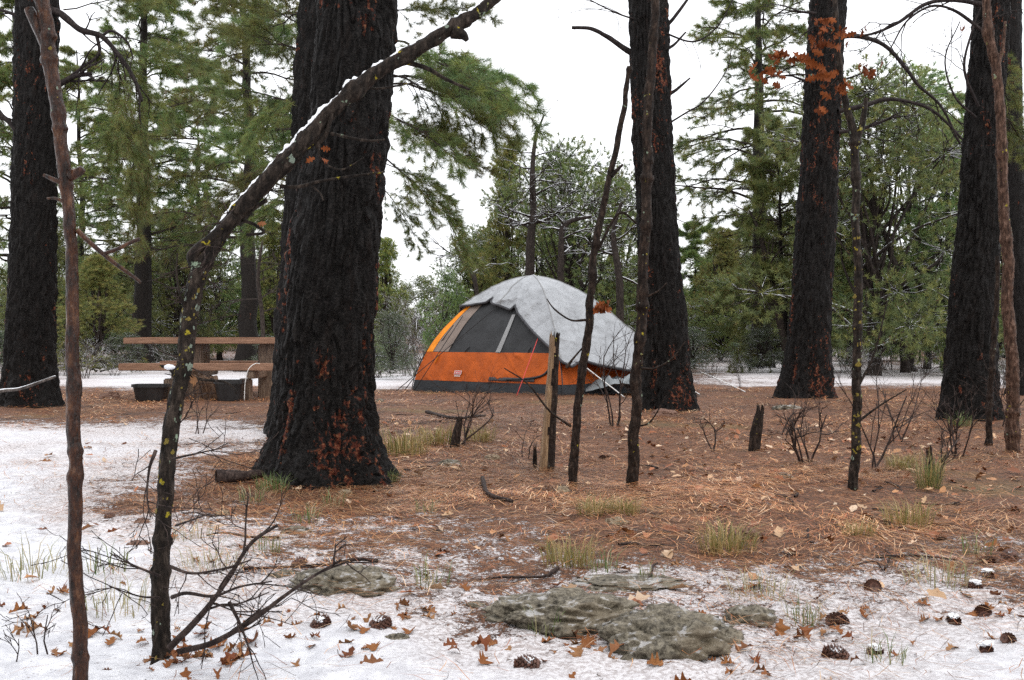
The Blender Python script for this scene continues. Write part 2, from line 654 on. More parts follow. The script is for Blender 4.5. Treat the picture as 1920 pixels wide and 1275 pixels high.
# ------------------------------------------------------------------ big charred pines
def trunk_mesh(name, path, d, base_z, ztop, material, nt=120, dense_to=3.2, nz=240, amp=0.03, flare=0.5, flare_h=0.30, seed=1.0, origin=(0, 0, 0), lobes=5):
    P = np.array([[(cx - 960) / F * d, CAMH - (py - 637.5) / F * d, w / 2 / F * d] for cx, py, w in path])
    P = P[np.argsort(P[:, 1])]
    # carry on above the frame, tapering
    dx = (P[-1, 0] - P[-2, 0]) / (P[-1, 1] - P[-2, 1])
    zs = np.concatenate([P[:, 1], [ztop]])
    xs = np.concatenate([P[:, 0], [P[-1, 0] + 0.6 * dx * (ztop - P[-1, 1])]])
    rs = np.concatenate([P[:, 2], [0.05]])
    z = np.concatenate([np.linspace(base_z - 0.15, base_z + dense_to, nz), np.linspace(base_z + dense_to + 0.05, ztop, 50)])
    # smooth interpolation
    cx = np.interp(z, zs, xs)
    r = np.interp(z, zs, rs)
    ker = np.ones(9) / 9
    cx = np.convolve(np.pad(cx, 4, 'edge'), ker, 'valid')
    r = np.convolve(np.pad(r, 4, 'edge'), ker, 'valid')
    th = np.arange(nt) * 2 * math.pi / nt
    TH, Z = np.meshgrid(th, z)
    R = np.repeat(r[:, None], nt, 1)
    h = np.maximum(Z - base_z, -0.1)
    lob = 1 + 0.55 * np.cos(lobes * TH + seed * 3 + 0.8 * np.sin(2 * TH + seed))
    R = R * (1 + flare * np.exp(-h / flare_h) * lob * 0.8)
    q = np.stack([np.cos(TH) * R, np.sin(TH) * R, Z], -1).reshape(-1, 3)
    k = 1.0
    a = fbm(np.stack([q[:, 0] * 13 + seed * 9, q[:, 1] * 13, q[:, 2] * 3.0], -1) * k, 3)
    ridge = 1 - np.abs(2 * a - 1) * 2.2
    b = fbm(np.stack([q[:, 0] * 34 + seed, q[:, 1] * 34, q[:, 2] * 15], -1) * k, 3) - 0.5
    wob = fbm(q * np.array([6, 6, 2.5]) + seed, 3)
    pl = plates(np.stack([q[:, 0] * 24 + seed * 3.7 + 2.2 * wob, q[:, 1] * 24 + 1.7 * wob, q[:, 2] * 4.2 + 2.5 * a], -1))
    big = fbm(np.stack([q[:, 0] * 3 + seed * 5, q[:, 1] * 3, q[:, 2] * 0.9], -1), 2) - 0.5
    disp = (amp * 0.85 * (pl - 0.7) * (0.35 + 1.3 * wob) - amp * 0.65 * np.clip(ridge, -0.6, 1) + amp * 1.2 * b + 0.05 * big).reshape(R.shape)
    R = R + disp * np.clip(R / 0.2, 0, 1)
    X = cx[:, None] + np.cos(TH) * R
    Y = d + np.sin(TH) * R
    V = np.stack([X, Y, Z], -1).reshape(-1, 3) - np.asarray(origin)
    n = len(z)
    i = np.arange(n - 1)[:, None] * nt
    j = np.arange(nt)[None, :]
    kk = (j + 1) % nt
    qd = np.stack([i + j, i + kk, i + nt + kk, i + nt + j], -1).reshape(-1, 4)
    mb = MB()
    mb.add(V, qd)
    return mb.mesh(name, [material])


def limb(mb, pts, r0, r1, sides=7, rough=0.12, seed=0.0, origin=(0, 0, 0), n=None, matidx=0):
    P = np.asarray(pts, float) - np.asarray(origin)
    n = n or max(6, 5 * len(P))
    Q = catmull(P, n)
    R = np.linspace(r0, r1, n)
    V, f = tube(Q, R, sides, True, rough, seed, 30)
    mb.add(V, f, matidx)


def grow(mb, p, dirv, L, r, depth, rng, bend=0.25, droop=0.0, kids=(2, 4), spread=0.7, shrink=0.6, sides=4, matidx=0, tips=None):
    """a bare twig that forks"""
    n = 5
    P = [np.asarray(p, float)]
    dv = unit(dirv)
    for k in range(n - 1):
        dv = unit(dv + rng.normal(0, bend, 3) * 0.5 + np.array([0, 0, -droop * 0.25]))
        P.append(P[-1] + dv * L / (n - 1))
    P = np.array(P)
    V, f = tube(P, np.linspace(r, max(r * 0.45, 0.0009), n), sides, True)
    mb.add(V, f, matidx)
    if tips is not None and depth <= 1:
        tips.append((P[-1], dv))
    if depth > 0:
        for _ in range(rng.integers(kids[0], kids[1] + 1)):
            t = rng.uniform(0.35, 1.0)
            i = min(int(t * (n - 1)), n - 2)
            q = P[i] + (P[i + 1] - P[i]) * (t * (n - 1) - i)
            nd = unit(unit(P[i + 1] - P[i]) + rng.normal(0, spread, 3))
            grow(mb, q, nd, L * shrink * rng.uniform(0.7, 1.2), r * 0.55, depth - 1, rng, bend, droop, kids, spread, shrink, sides, matidx, tips)


# ---- needle-bearing branches -------------------------------------------------------------
GREENS = np.array([[.125, .165, .055], [.155, .195, .06], [.105, .15, .060], [.19, .205, .06]])


def tufts(mb, pos, axis, rng, n, nl, nw, brown=0.06, greens=GREENS, spread=0.85, back=0.12, matidx=1):
    """needle bundles: pos (k,3), axis (k,3)"""
    k = len(pos)
    p = np.repeat(pos, n, 0)
    a = np.repeat(axis, n, 0)
    rd = rng.normal(0, 1, (k * n, 3))
    rd /= np.linalg.norm(rd, axis=1)[:, None] + 1e-9
    dirs = a * 0.75 + rd * spread
    dirs /= np.linalg.norm(dirs, axis=1)[:, None] + 1e-9
    base = p - a * (rng.uniform(0, 1, (k * n, 1)) * back)
    ln = nl * rng.uniform(0.65, 1.1, (k * n, 1))
    side = np.cross(dirs, rng.normal(0, 1, (k * n, 3)))
    side /= np.linalg.norm(side, axis=1)[:, None] + 1e-9
    tip = base + dirs * ln
    tip[:, 2] -= ln[:, 0] * 0.12
    V = np.stack([base - side * nw / 2, base + side * nw / 2, tip], 1).reshape(-1, 3)
    f = np.arange(k * n * 3).reshape(-1, 3)
    gcol = greens[rng.integers(0, len(greens), k)]
    gcol = np.repeat(gcol, n, 0) * rng.uniform(0.9, 1.5, (k * n, 1))
    isb = rng.uniform(0, 1, (k * n, 1)) < brown
    gcol = np.where(isb, np.array([[.20, .105, .04]]) * rng.uniform(0.7, 1.2, (k * n, 1)), gcol)
    mb.add(V, f, matidx, np.repeat(gcol, 3, 0))


def pine_branch(mb, rng, L=2.0, droop=0.25, up=0.1, nsub=11, nper=34, nl=0.16, nw=0.006, r0=0.025, sides=5, twigs=(2, 4), brown=0.06, start=0.2, sub_len=0.42, sub_droop=0.25, xf=None):
    """a limb along +X; xf transforms the finished points"""
    T = (lambda a: a) if xf is None else xf
    n = 9
    t = np.linspace(0, 1, n)
    wig = np.cumsum(rng.normal(0, 0.03, (n, 2)), 0) * L
    P = np.stack([L * t, wig[:, 0], up * L * t - droop * L * t ** 2 + wig[:, 1] * 0.6], -1)
    V, f = tube(P, np.linspace(r0, r0 * 0.3, n), sides)
    mb.add(T(V), f, 0)
    tp, ta = [], []
    for k in range(nsub):
        s = start + (1 - start) * (k + rng.uniform(0, 1)) / nsub
        i = min(int(s * (n - 1)), n - 2)
        q = P[i] + (P[i + 1] - P[i]) * (s * (n - 1) - i)
        az = (1 if k % 2 else -1) * rng.uniform(0.5, 1.15)
        dv = unit([math.cos(az), math.sin(az), rng.normal(0.05, 0.25)])
        sl = L * sub_len * (1.15 - 0.75 * s) * rng.uniform(0.7, 1.2)
        m = 5
        u = np.linspace(0, 1, m)[:, None]
        S = q + dv * sl * u + np.array([0, 0, -1]) * sub_droop * sl * u ** 2 + np.cumsum(rng.normal(0, 0.03, (m, 3)), 0) * sl * u
        V, f = tube(S, np.linspace(r0 * 0.4, r0 * 0.15, m), 3)
        mb.add(T(V), f, 0)
        ax = unit(S[-1] - S[-2])
        for w in (1.0, 0.75, 0.5):
            if rng.uniform() < (1.0, 0.8, 0.5)[int((1 - w) * 4 + .01)]:
                j = w * (m - 1)
                i2 = min(int(j), m - 2)
                tp.append(S[i2] + (S[i2 + 1] - S[i2]) * (j - i2)); ta.append(ax)
        for _ in range(rng.integers(twigs[0], twigs[1] + 1)):
            j = rng.uniform(0.3, 1.0) * (m - 1)
            i2 = min(int(j), m - 2)
            b0 = S[i2] + (S[i2 + 1] - S[i2]) * (j - i2)
            dv2 = unit(dv + rng.normal(0, 0.6, 3) + np.array([0, 0, 0.1]))
            tl = sl * rng.uniform(0.25, 0.5)
            b1 = b0 + dv2 * tl + np.array([0, 0, -0.15 * tl])
            V, f = tube(np.array([b0, (b0 + b1) / 2 + rng.normal(0, 0.02, 3), b1]), [r0 * 0.18, r0 * 0.14, r0 * 0.1], 3)
            mb.add(T(V), f, 0)
            tp.append(b1); ta.append(dv2)
    tp.append(P[-1]); ta.append(unit(P[-1] - P[-2]))
    sub = MB()
    tufts(sub, np.array(tp), np.array(ta), rng, nper, nl, nw, brown)
    mb.add(T(sub.v[0]), sub.f, 1, sub.c[0])


def rotz(a):
    c, s = math.cos(a), math.sin(a)
    return np.array([[c, -s, 0], [s, c, 0], [0, 0, 1]])


def pine_crown(seed, H=11.0, base=2.6, rad=2.0, nb=58, brown=0.06, dead=6):
    rng = np.random.default_rng(seed)
    mb = MB()
    for k in range(nb):
        t = (k + rng.uniform(0, 1)) / nb
        z = base + (H - base) * t ** 0.9
        L = rad * (0.45 + 0.75 * math.sin(math.pi * min(1, 0.25 + 0.75 * t)) ** 0.8) * rng.uniform(0.65, 1.15) * (1 - 0.45 * t)
        R = rotz(rng.uniform(0, 2 * math.pi))
        el = rng.uniform(-0.15, 0.25) + 0.35 * t
        ce, se = math.cos(el), math.sin(el)
        E = np.array([[ce, 0, -se], [0, 1, 0], [se, 0, ce]])
        A = R @ E
        off = np.array([0, 0, z])
        pine_branch(mb, rng, L, rng.uniform(0.15, 0.4), 0.15, 10, 32, 0.19, 0.012, 0.010 + 0.010 * L, 4, (2, 4), brown, xf=lambda a, A=A, off=off: a @ A.T + off)
    for k in range(dead):
        z = rng.uniform(1.2, base + 1.5)
        az = rng.uniform(0, 2 * math.pi)
        grow(mb, (0, 0, z), (math.cos(az), math.sin(az), rng.uniform(-0.2, 0.2)), rng.uniform(0.8, 1.6), 0.02, 2, rng, 0.3, 0.3, (2, 4), 0.6, 0.55, 3)
    return mb


def bushy_crown(seed, H=5.0, rad=1.7, nst=3, clumps=900, nper=16, nl=0.085, nw=0.011, greens=None, low=0.12, brown=0.03, pointy=0.0):
    """pinyon or juniper: several stems, short needles in dense uneven clumps"""
    rng = np.random.default_rng(seed)
    greens = GREENS if greens is None else greens
    mb = MB()
    lobes = []
    for k in range(nst * 7):
        t = rng.uniform(low, 1.0)
        rr = rad * (math.sin(math.pi * (0.18 + 0.80 * t)) ** 0.7) * (1 - pointy * t) * rng.uniform(0.35, 0.95)
        az = rng.uniform(0, 2 * math.pi)
        c = np.array([math.cos(az) * rr, math.sin(az) * rr, H * t])
        lobes.append((c, rad * rng.uniform(0.24, 0.46) * (1 - 0.4 * pointy * t)))
        s = np.array([rng.normal(0, 0.08), rng.normal(0, 0.08), H * t * rng.uniform(0.25, 0.7)])
        mid = (s + c) / 2 + rng.normal(0, 0.12, 3)
        Q = catmull([s, mid, c], 7)
        V, f = tube(Q, np.linspace(0.035, 0.010, 7), 4, True, 0.2, k, 20)
        mb.add(V, f, 0)
    lobes.append((np.array([0, 0, H * 0.93]), rad * 0.28))
    per = clumps // len(lobes)
    tp, ta = [], []
    for c, r in lobes:
        dv = rng.normal(0, 1, (per, 3))
        dv /= np.linalg.norm(dv, axis=1)[:, None]
        rr = r * rng.uniform(0.25, 1.0, (per, 1)) ** 0.5
        p = c + dv * rr * np.array([1.15, 1.15, 0.8])
        tp.append(p)
        ta.append(dv * 0.7 + np.array([0, 0, 0.5]))
        for q in p[:: 6]:
            V, f = tube(np.array([c + (q - c) * 0.1, (c + q) / 2 + rng.normal(0, 0.03, 3), q]), [0.010, 0.007, 0.004], 3)
            mb.add(V, f, 0)
    tp = np.concatenate(tp); ta = np.concatenate(ta)
    ok = tp[:, 2] > 0.15
    tufts(mb, tp[ok], ta[ok], rng, nper, nl, nw, brown, greens, 0.9, 0.06)
    return mb


JUN = np.array([[.145, .19, .072], [.175, .22, .08], [.125, .17, .075], [.21, .235, .075]])
YEL = np.array([[.18, .20, .06], [.22, .22, .065], [.15, .18, .062], [.25, .22, .07]])
GREY = np.array([[.11, .135, .085], [.13, .15, .095], [.09, .12, .075]])
CR = {
    'pine_a': pine_crown(11).mesh('pine_crown', [M['limb'], M['needles']], use_col=True),
    'pine_b': pine_crown(12, 11, 3.2, 2.3, 54, 0.10, 10).mesh('pine_crown', [M['limb'], M['needles']], use_col=True),
    'pine_c': pine_crown(13, 9, 1.4, 1.9, 52, 0.08, 3).mesh('pine_crown', [M['limb'], M['needles']], use_col=True),
    'pine_low': pine_crown(14, 5, 0.5, 1.5, 46, 0.05, 0).mesh('pine_crown', [M['limb'], M['needles']], use_col=True),
    'bush_a': bushy_crown(21, nst=4, clumps=4000, nper=20, nl=0.095, nw=0.013, greens=JUN).mesh('juniper_crown', [M['limb_snowy'], M['needles']], use_col=True),
    'bush_b': bushy_crown(22, 5, 2.0, 5, 4600, 20, nl=0.095, nw=0.013, greens=JUN).mesh('juniper_crown', [M['limb_snowy'], M['needles']], use_col=True),
    'cone_y': bushy_crown(23, 5, 1.5, 5, 3600, 16, 0.11, 0.012, YEL, 0.06, 0.02, 0.75).mesh('young_pine_crown', [M['limb'], M['needles']], use_col=True),
    'grey': bushy_crown(24, 3, 1.4, 3, 2000, 15, 0.09, 0.010, GREY, 0.06, 0.02, 0.2).mesh('sage_crown', [M['limb_snowy'], M['needles']], use_col=True),
}


def plain_trunk(seed, H, r, bend=0.15, material=None, sides=12, n=26):
    rng = np.random.default_rng(seed)
    t = np.linspace(0, 1, n)
    off = np.cumsum(rng.normal(0, 1, (n, 2)), 0)
    off = (off - off[0]) / (np.abs(off).max() + 1e-6) * bend
    P = np.stack([off[:, 0], off[:, 1], -0.15 + (H + 0.15) * t], -1)
    R = r * (1 - 0.9 * t) * (1 + 0.5 * np.exp(-t * H / 0.3))
    V, f = tube(P, R, sides, True, 0.16, seed, 14)
    mb = MB()
    mb.add(V, f)
    return mb.mesh('trunk', [material or M['char_far']])


TR = {'tall': plain_trunk(31, 11.5, 0.26, 0.10), 'tall_b': plain_trunk(32, 11.5, 0.24, 0.25), 'mid': plain_trunk(33, 9, 0.16, 0.12),
      'low': plain_trunk(34, 4.7, 0.08, 0.10), 'bush': plain_trunk(35, 3.6, 0.10, 0.25, M['limb_snowy'])}


def far_tree(name, px, d, H, crown, trunk, Hc, label, cat='tree', group=None, rot=0.0, wide=1.0, lean=0.0):
    x = (px - 960) / F * d
    s = H / Hc
    r = empty(name, (x, d, gz(x, d)), label, cat, group)
    r.rotation_euler = (0, lean, rot)
    c = obj('crown', CR[crown], r, scale=(s * wide, s * wide, s))
    if trunk:
        obj('trunk', TR[trunk], r, scale=(s, s, s))
    return r


# ------------------------------------------------------------------ the six near pines
NEAR = {}


def near_pine(key, path, d, label, material, base_px, **kw):
    bx = (base_px - 960) / F * d
    bz = gz(bx, d)
    r = empty('charred_pine', (bx, d, bz), label, 'tree', 'charred pine trunks around the campsite')
    me = trunk_mesh('trunk', path, d, bz, 11.0, material, origin=(bx, d, bz), **kw)
    obj('trunk', me, r)
    NEAR[key] = (r, np.array([bx, d, bz]))
    return r


near_pine('C', [(612, 890, 190), (610, 760, 178), (612, 650, 172), (624, 500, 166), (640, 350, 158), (655, 200, 152), (668, 0, 150), (676, -200, 146)], 6.25,
          'huge charred pine trunk with red flaked patches, left of the orange tent', M['char_red'], 612, nt=220, nz=400, dense_to=2.9, amp=0.026, flare=0.50, flare_h=0.20, seed=1.0)
near_pine('C2', [(574, 760, 120), (575, 600, 112), (584, 400, 106), (600, 200, 100), (612, 0, 96), (620, -200, 92)], 9.6,
          'blackened pine trunk hidden close behind the huge charred trunk', M['char'], 590, nt=110, nz=150, dense_to=4.0, amp=0.024, flare=0.3, seed=2.2)
near_pine('A', [(56, 760, 96), (58, 600, 88), (62, 400, 82), (66, 200, 80), (70, 0, 76), (74, -200, 72)], 13.2,
          'black charred pine trunk behind the wet red sapling at the far left', M['char'], 56, nt=120, nz=200, dense_to=5.4, amp=0.028, flare=0.32, flare_h=0.3, seed=3.1)
near_pine('D', [(1250, 770, 92), (1247, 650, 86), (1236, 500, 80), (1226, 300, 78), (1218, 100, 74), (1214, -50, 70)], 12.4,
          'charred pine trunk right of the tent with red scars near its foot', M['char_red'], 1250, nt=130, nz=220, dense_to=5.2, amp=0.026, flare=0.35, flare_h=0.35, seed=4.6)
near_pine('E', [(1508, 742, 86), (1516, 640, 82), (1524, 500, 76), (1534, 350, 74), (1545, 150, 70), (1552, 0, 66), (1556, -150, 62)], 15.2,
          'charred pine trunk with a reddish lower side behind the lichened sapling', M['char_red'], 1508, nt=120, nz=200, dense_to=6.0, amp=0.028, flare=0.38, flare_h=0.35, seed=5.3)
near_pine('F', [(1815, 785, 96), (1822, 650, 90), (1830, 500, 82), (1842, 300, 74), (1854, 100, 68), (1862, -80, 62)], 11.2,
          'broad black pine trunk at the right edge behind the pale sapling', M['char'], 1815, nt=130, nz=220, dense_to=4.8, amp=0.026, flare=0.32, flare_h=0.3, seed=6.9)
near_pine('G', [(1912, 742, 42), (1908, 600, 40), (1904, 400, 38), (1900, 200, 36), (1898, 0, 34)], 16.0,
          'slimmer dark pine trunk at the right border beyond the pale sapling', M['char'], 1912, nt=70, nz=120, dense_to=6.0, amp=0.02, flare=0.25, seed=7.7)


def dead_limbs(key, lines, d, name='dead_branch', material='dead_limb', twig=0, seed=0):
    r, o = NEAR[key]
    rng = np.random.default_rng(seed + 100)
    for pts, w0, w1 in lines:
        mb = MB()
        P = [pxw(a, b, d + (dd[0] if dd else 0)) for a, b, *dd in pts]
        k = 0.5 / F * d
        limb(mb, P, w0 * k, w1 * k, 7, 0.15, seed + pts[0][0], o)
        Q = catmull(np.array(P) - o, 20)
        for _ in range(twig):
            i = rng.integers(4, 19)
            grow(mb, Q[i], unit(Q[i] - Q[i - 1]) + rng.normal(0, 0.6, 3) + np.array([0, 0, -0.2]), rng.uniform(0.25, 0.6), w1 * k * 0.7, 2, rng, 0.3, 0.3, (1, 3), 0.6, 0.6, 4)
        obj(name, mb.mesh(name, [M[material]]), r)


dead_limbs('D', [
    ([(1195, 105), (1172, 92), (1140, 70), (1108, 54), (1072, 52)], 13, 6),
    ([(1240, 95), (1262, 85), (1286, 60)], 8, 3),
    ([(1240, 185), (1268, 168), (1294, 146)], 9, 3),
    ([(1236, 60), (1262, 35), (1292, -5)], 9, 5)], 12.4, twig=0, seed=1)
dead_limbs('D', [
    ([(1205, 40), (1165, 28), (1130, 12), (1095, -6)], 4, 2),
    ([(1240, 240), (1282, 214), (1322, 188), (1362, 132), (1372, 90)], 4, 1.5),
    ([(1242, 60), (1300, 78), (1345, 50), (1374, 0)], 4, 2),
    ([(1250, 260), (1264, 330), (1262, 400), (1290, 420)], 3, 1.2)], 12.3, 'bare_twig', twig=5, seed=2)
dead_limbs('A', [
    ([(80, 15), (112, 25), (150, 55), (190, 68), (226, 108), (252, 150), (266, 190)], 15, 6),
    ([(190, 68), (210, 58), (238, 78), (250, 110)], 6, 3),
    ([(180, 62), (186, 100), (160, 122), (128, 145)], 7, 4),
    ([(80, 175), (112, 158), (140, 143), (172, 138)], 13, 8),
    ([(40, 262), (20, 232), (0, 213), (-25, 190)], 11, 7),
    ([(35, 30), (0, 18), (-30, 8)], 7, 4)], 13.1, twig=4, seed=3)
dead_limbs('F', [
    ([(1850, 10), (1790, 0), (1735, 8), (1685, 42), (1640, 62), (1598, 70)], 10, 4),
    ([(1845, 60), (1790, 20), (1745, 12), (1700, 40), (1670, 90)], 7, 2.5),
    ([(1835, 200), (1808, 130), (1822, 60), (1840, 10)], 6, 3),
    ([(1830, 220), (1790, 180), (1772, 110), (1800, 40)], 5, 2)], 11.0, twig=6, seed=4)
dead_limbs('E', [
    ([(1565, 70), (1610, 68), (1660, 86), (1700, 130), (1722, 160), (1765, 200), (1800, 270)], 10, 4),
    ([(1572, 208), (1620, 198), (1660, 186), (1700, 190), (1745, 205), (1785, 240), (1830, 290)], 10, 3.5),
    ([(1572, 248), (1620, 240), (1680, 217)], 8, 5),
    ([(1530, 25), (1500, 22), (1478, 20)], 6, 3),
    ([(1528, 155), (1505, 150), (1480, 140)], 7, 3)], 15.0, twig=5, seed=5)

# boughs with needles on the near pines
NB = []
for sd, kw in ((41, dict(droop=0.3, up=0.25, nsub=20, sub_droop=0.35)), (42, dict(droop=0.6, up=0.15, nsub=20, sub_droop=0.6, brown=0.16)), (43, dict(droop=0.15, up=0.05, nsub=19, sub_droop=0.5))):
    mb_ = MB()
    pine_branch(mb_, np.random.default_rng(sd), 2.0, nper=60, nl=0.16, nw=0.0056, r0=0.020, sides=6, twigs=(5, 8), **kw)
    NB.append(mb_.mesh('needled_branch', [M['limb'], M['needles']], use_col=True))


def bough(key, p0, p1, variant, roll=0.0, fat=1.0, name='needled_branch'):
    r, o = NEAR[key]
    a = np.array(p0); b = np.array(p1)
    X = unit(b - a)
    Z = np.array([0, 0, 1.0]) - X * X[2]
    Z = unit(Z)
    Y = np.cross(Z, X)
    s = np.linalg.norm(b - a) / 2.0
    mt = Matrix(((X[0], Y[0], Z[0]), (X[1], Y[1], Z[1]), (X[2], Y[2], Z[2])))
    mt = mt @ Matrix.Rotation(roll, 3, 'X')
    ob = obj(name, NB[variant], r)
    ob.matrix_local = Matrix.Translation(Vector(a - o)) @ mt.to_4x4() @ Matrix.Diagonal((s, s * fat, s * fat, 1))
    return ob


d2 = 9.6
for (a, b, da, db, v, rl, ft) in [
    ((690, 40), (900, 20), 0, 0.2, 0, 0.1, 0.8), ((690, 70), (985, 195), 0, -0.4, 0, 0.2, 0.8), ((690, 120), (930, 260), 0, 0.5, 2, -0.3, 0.8),
    ((690, 150), (905, 160), 0, 0.9, 0, 0.5, 0.8), ((690, 190), (880, 290), 0, -0.6, 2, 0.3, 0.7), ((690, 280), (915, 400), 0, 0.0, 1, 0.2, 0.75),
    ((690, 330), (800, 420), 0, 0.5, 1, -0.2, 0.7), ((680, -40), (860, -60), 0, 0.4, 0, 0, 0.8), ((700, 230), (850, 250), 0, 0.8, 0, 0.4, 0.6), ((700, 100), (960, 130), 0, 0.6, 2, 0.4, 0.8), ((690, 160), (950, 230), 0, 0.1, 0, -0.2, 0.8), ((690, 210), (900, 250), 0, -0.2, 1, 0.3, 0.6), ((690, 300), (860, 330), 0, 0.5, 1, 0.5, 0.6)]:
    bough('C2', pxw(*a, d2 + da), pxw(*b, d2 + db), v, rl, ft)
for (a, b, da, db, v, rl, ft) in [
    ((590, 120), (400, 40), 0, 0.5, 0, 0.2, 0.8), ((590, 60), (420, -40), 0, -0.3, 2, 0.1, 0.8), ((585, 200), (395, 150), 0, 0.8, 2, 0.3, 0.7),
    ((580, 280), (400, 330), 0, 0.6, 1, -0.2, 0.6), ((580, 330), (450, 420), 0, 0.2, 1, 0.3, 0.6), ((590, 20), (440, 60), 0, 0.9, 0, 0.2, 0.8), ((585, 160), (430, 230), 0, -0.3, 1, 0.2, 0.7), ((585, 240), (410, 240), 0, 1.2, 2, 0.2, 0.7)]:
    bough('C2', pxw(*a, d2 + da), pxw(*b, d2 + db), v, rl, ft)
for (a, b, da, db, v, rl, ft) in [((215, 90), (320, 330), 0, 0.2, 1, 0.1, 0.7), ((190, 70), (385, 120), 0, 0.9, 0, 0.2, 0.7), ((120, 20), (290, -10), 0, 0.8, 2, 0, 0.8),
                                  ((210, 80), (260, 260), 0, 0.7, 1, 0.5, 0.7), ((240, 120), (330, 400), 0, 0.5, 1, 0.8, 0.6), ((225, 100), (230, 330), 0, 1.0, 1, -0.4, 0.6), ((150, 60), (300, 190), 0, 1.0, 2, 0.3, 0.7)]:
    bough('A', pxw(*a, 13.1 + da), pxw(*b, 13.1 + db), v, rl, ft)
for (a, b, da, db, v, rl, ft) in [((1840, 60), (1930, 210), 0, 0.4, 1, 0.1, 0.7), ((1850, 200), (1945, 330), 0, 0.7, 0, 0.3, 0.7)]:
    bough('F', pxw(*a, 11.4 + da), pxw(*b, 11.4 + db), v, rl, ft)

# ------------------------------------------------------------------ trees beyond the campsite
far_tree('tall_pine', 265, 30, 11.5, 'pine_a', 'tall', 11, 'tall green pine behind the left half of the picnic table', rot=0.4)
far_tree('tall_pine', 462, 28, 11.5, 'pine_b', 'tall_b', 11, 'dark pine with drooping bare limbs behind the right half of the table', rot=2.0, lean=0.03)
far_tree('tall_pine', 1428, 30, 11.5, 'pine_b', 'tall', 11, 'tall dark pine between the two charred trunks right of the tent', rot=4.1)
far_tree('leaning_pine', 1474, 27, 6.0, 'pine_low', 'low', 5, 'thin leaning pine just left of the reddish charred trunk', rot=1.1, lean=-0.22, wide=0.8)
LEFT = 'trees behind the picnic table'
far_tree('background_pine', 30, 33, 11, 'pine_c', 'mid', 9, 'leafy pine behind the charred trunk at the left border', group=LEFT, rot=1.0)
far_tree('background_pine', 150, 38, 10.5, 'pine_c', 'mid', 9, 'green pine between the left charred trunk and the picnic table', group=LEFT, rot=2.5)
far_tree('background_pine', 372, 37, 10.0, 'pine_a', 'mid', 11, 'pine seen through the crook of the bent snowy sapling', group=LEFT, rot=3.0)
far_tree('background_pine', 540, 41, 9.5, 'pine_c', 'mid', 9, 'pine mostly hidden by the huge charred trunk', group=LEFT, rot=5.0)
far_tree('juniper', 185, 25, 2.6, 'cone_y', None, 5, 'low yellow-green juniper left of the picnic table', 'shrub', rot=0.5, wide=1.6)
far_tree('juniper', 95, 29, 3.6, 'bush_a', 'bush', 5, 'round juniper between the left trunk and the red sapling', 'shrub', rot=1.5)
far_tree('juniper', 335, 33, 4.6, 'bush_b', 'bush', 5, 'juniper straight behind the picnic table top', 'shrub', rot=2.5)
far_tree('juniper', 515, 34, 4.2, 'cone_y', None, 5, 'bright green young conifer beside the huge trunk behind the table', 'shrub', rot=3.5)
far_tree('juniper', 412, 39, 4.5, 'bush_a', 'bush', 5, 'pale juniper far behind the picnic table between two trunks', 'shrub', rot=4.5)
far_tree('young_pine', 722, 31, 3.5, 'cone_y', 'low', 5, 'yellow-green young pine just right of the huge charred trunk', rot=0.2)
far_tree('sage_bush', 735, 22, 1.3, 'grey', None, 3, 'grey-green bush beside the huge trunk, left of the tent', 'shrub', rot=0.2)
far_tree('juniper', 838, 23.5, 2.15, 'bush_a', 'bush', 5, 'small dark juniper touching the left edge of the tent', 'shrub', rot=2.2, wide=0.8)
far_tree('young_pine', 948, 31, 6.0, 'cone_y', 'low', 5, 'light green pine top rising behind the left of the tent', rot=1.2, wide=0.8)
far_tree('pinyon', 1068, 29, 5.9, 'bush_b', 'bush', 5, 'broad pinyon rising right behind the tent roof', rot=0.4)
far_tree('pinyon', 1150, 31, 5.2, 'bush_a', 'bush', 5, 'pinyon behind the tent and the thin dark sapling', rot=3.3)
far_tree('pinyon', 905, 33, 4.1, 'bush_b', 'bush', 5, 'low pinyon left of the snowy dead snag', rot=5.1)
far_tree('pinyon', 1010, 34, 4.6, 'bush_a', 'bush', 5, 'pinyon behind the snowy dead snag', rot=1.9, wide=1.3)
R1 = 'pale trees beyond the clearing right of the tent'
far_tree('background_pine', 1300, 42, 5.0, 'pine_low', 'low', 5, 'pale pine next to the right side of the scarred trunk', group=R1, rot=0.7, wide=1.2)
far_tree('background_pine', 1352, 38, 4.4, 'cone_y', 'low', 5, 'soft green pine in the middle of the gap right of the tent', group=R1, rot=1.7, wide=1.2)
far_tree('background_pine', 1398, 47, 5.4, 'pine_low', 'low', 5, 'far pine left of the tall dark pine in the right gap', group=R1, rot=2.7, wide=1.3)
far_tree('background_pine', 1458, 40, 5.0, 'bush_b', 'bush', 5, 'green juniper between tall dark pine and reddish charred trunk', group=R1, rot=3.7)
R2 = 'snow-dusted pinyons at the right'
far_tree('pinyon', 1640, 24, 6.6, 'bush_b', 'bush', 5, 'snow-dusted pinyon right of the lichened sapling', group=R2, rot=0.9)
far_tree('pinyon', 1712, 27, 6.9, 'bush_a', 'bush', 5, 'pinyon in the middle of the gap left of the broad right trunk', group=R2, rot=1.9, wide=1.1)
far_tree('pinyon', 1775, 30, 7.4, 'pine_c', 'mid', 9, 'taller pine touching the left side of the broad right trunk', group=R2, rot=2.9)
far_tree('pinyon', 1595, 34, 6.2, 'pine_low', 'low', 5, 'pine directly behind the lichened sapling', group=R2, rot=3.9)
far_tree('pinyon', 1890, 27, 6.0, 'bush_b', 'bush', 5, 'pinyon behind the pale sapling at the right border', group=R2, rot=4.9)
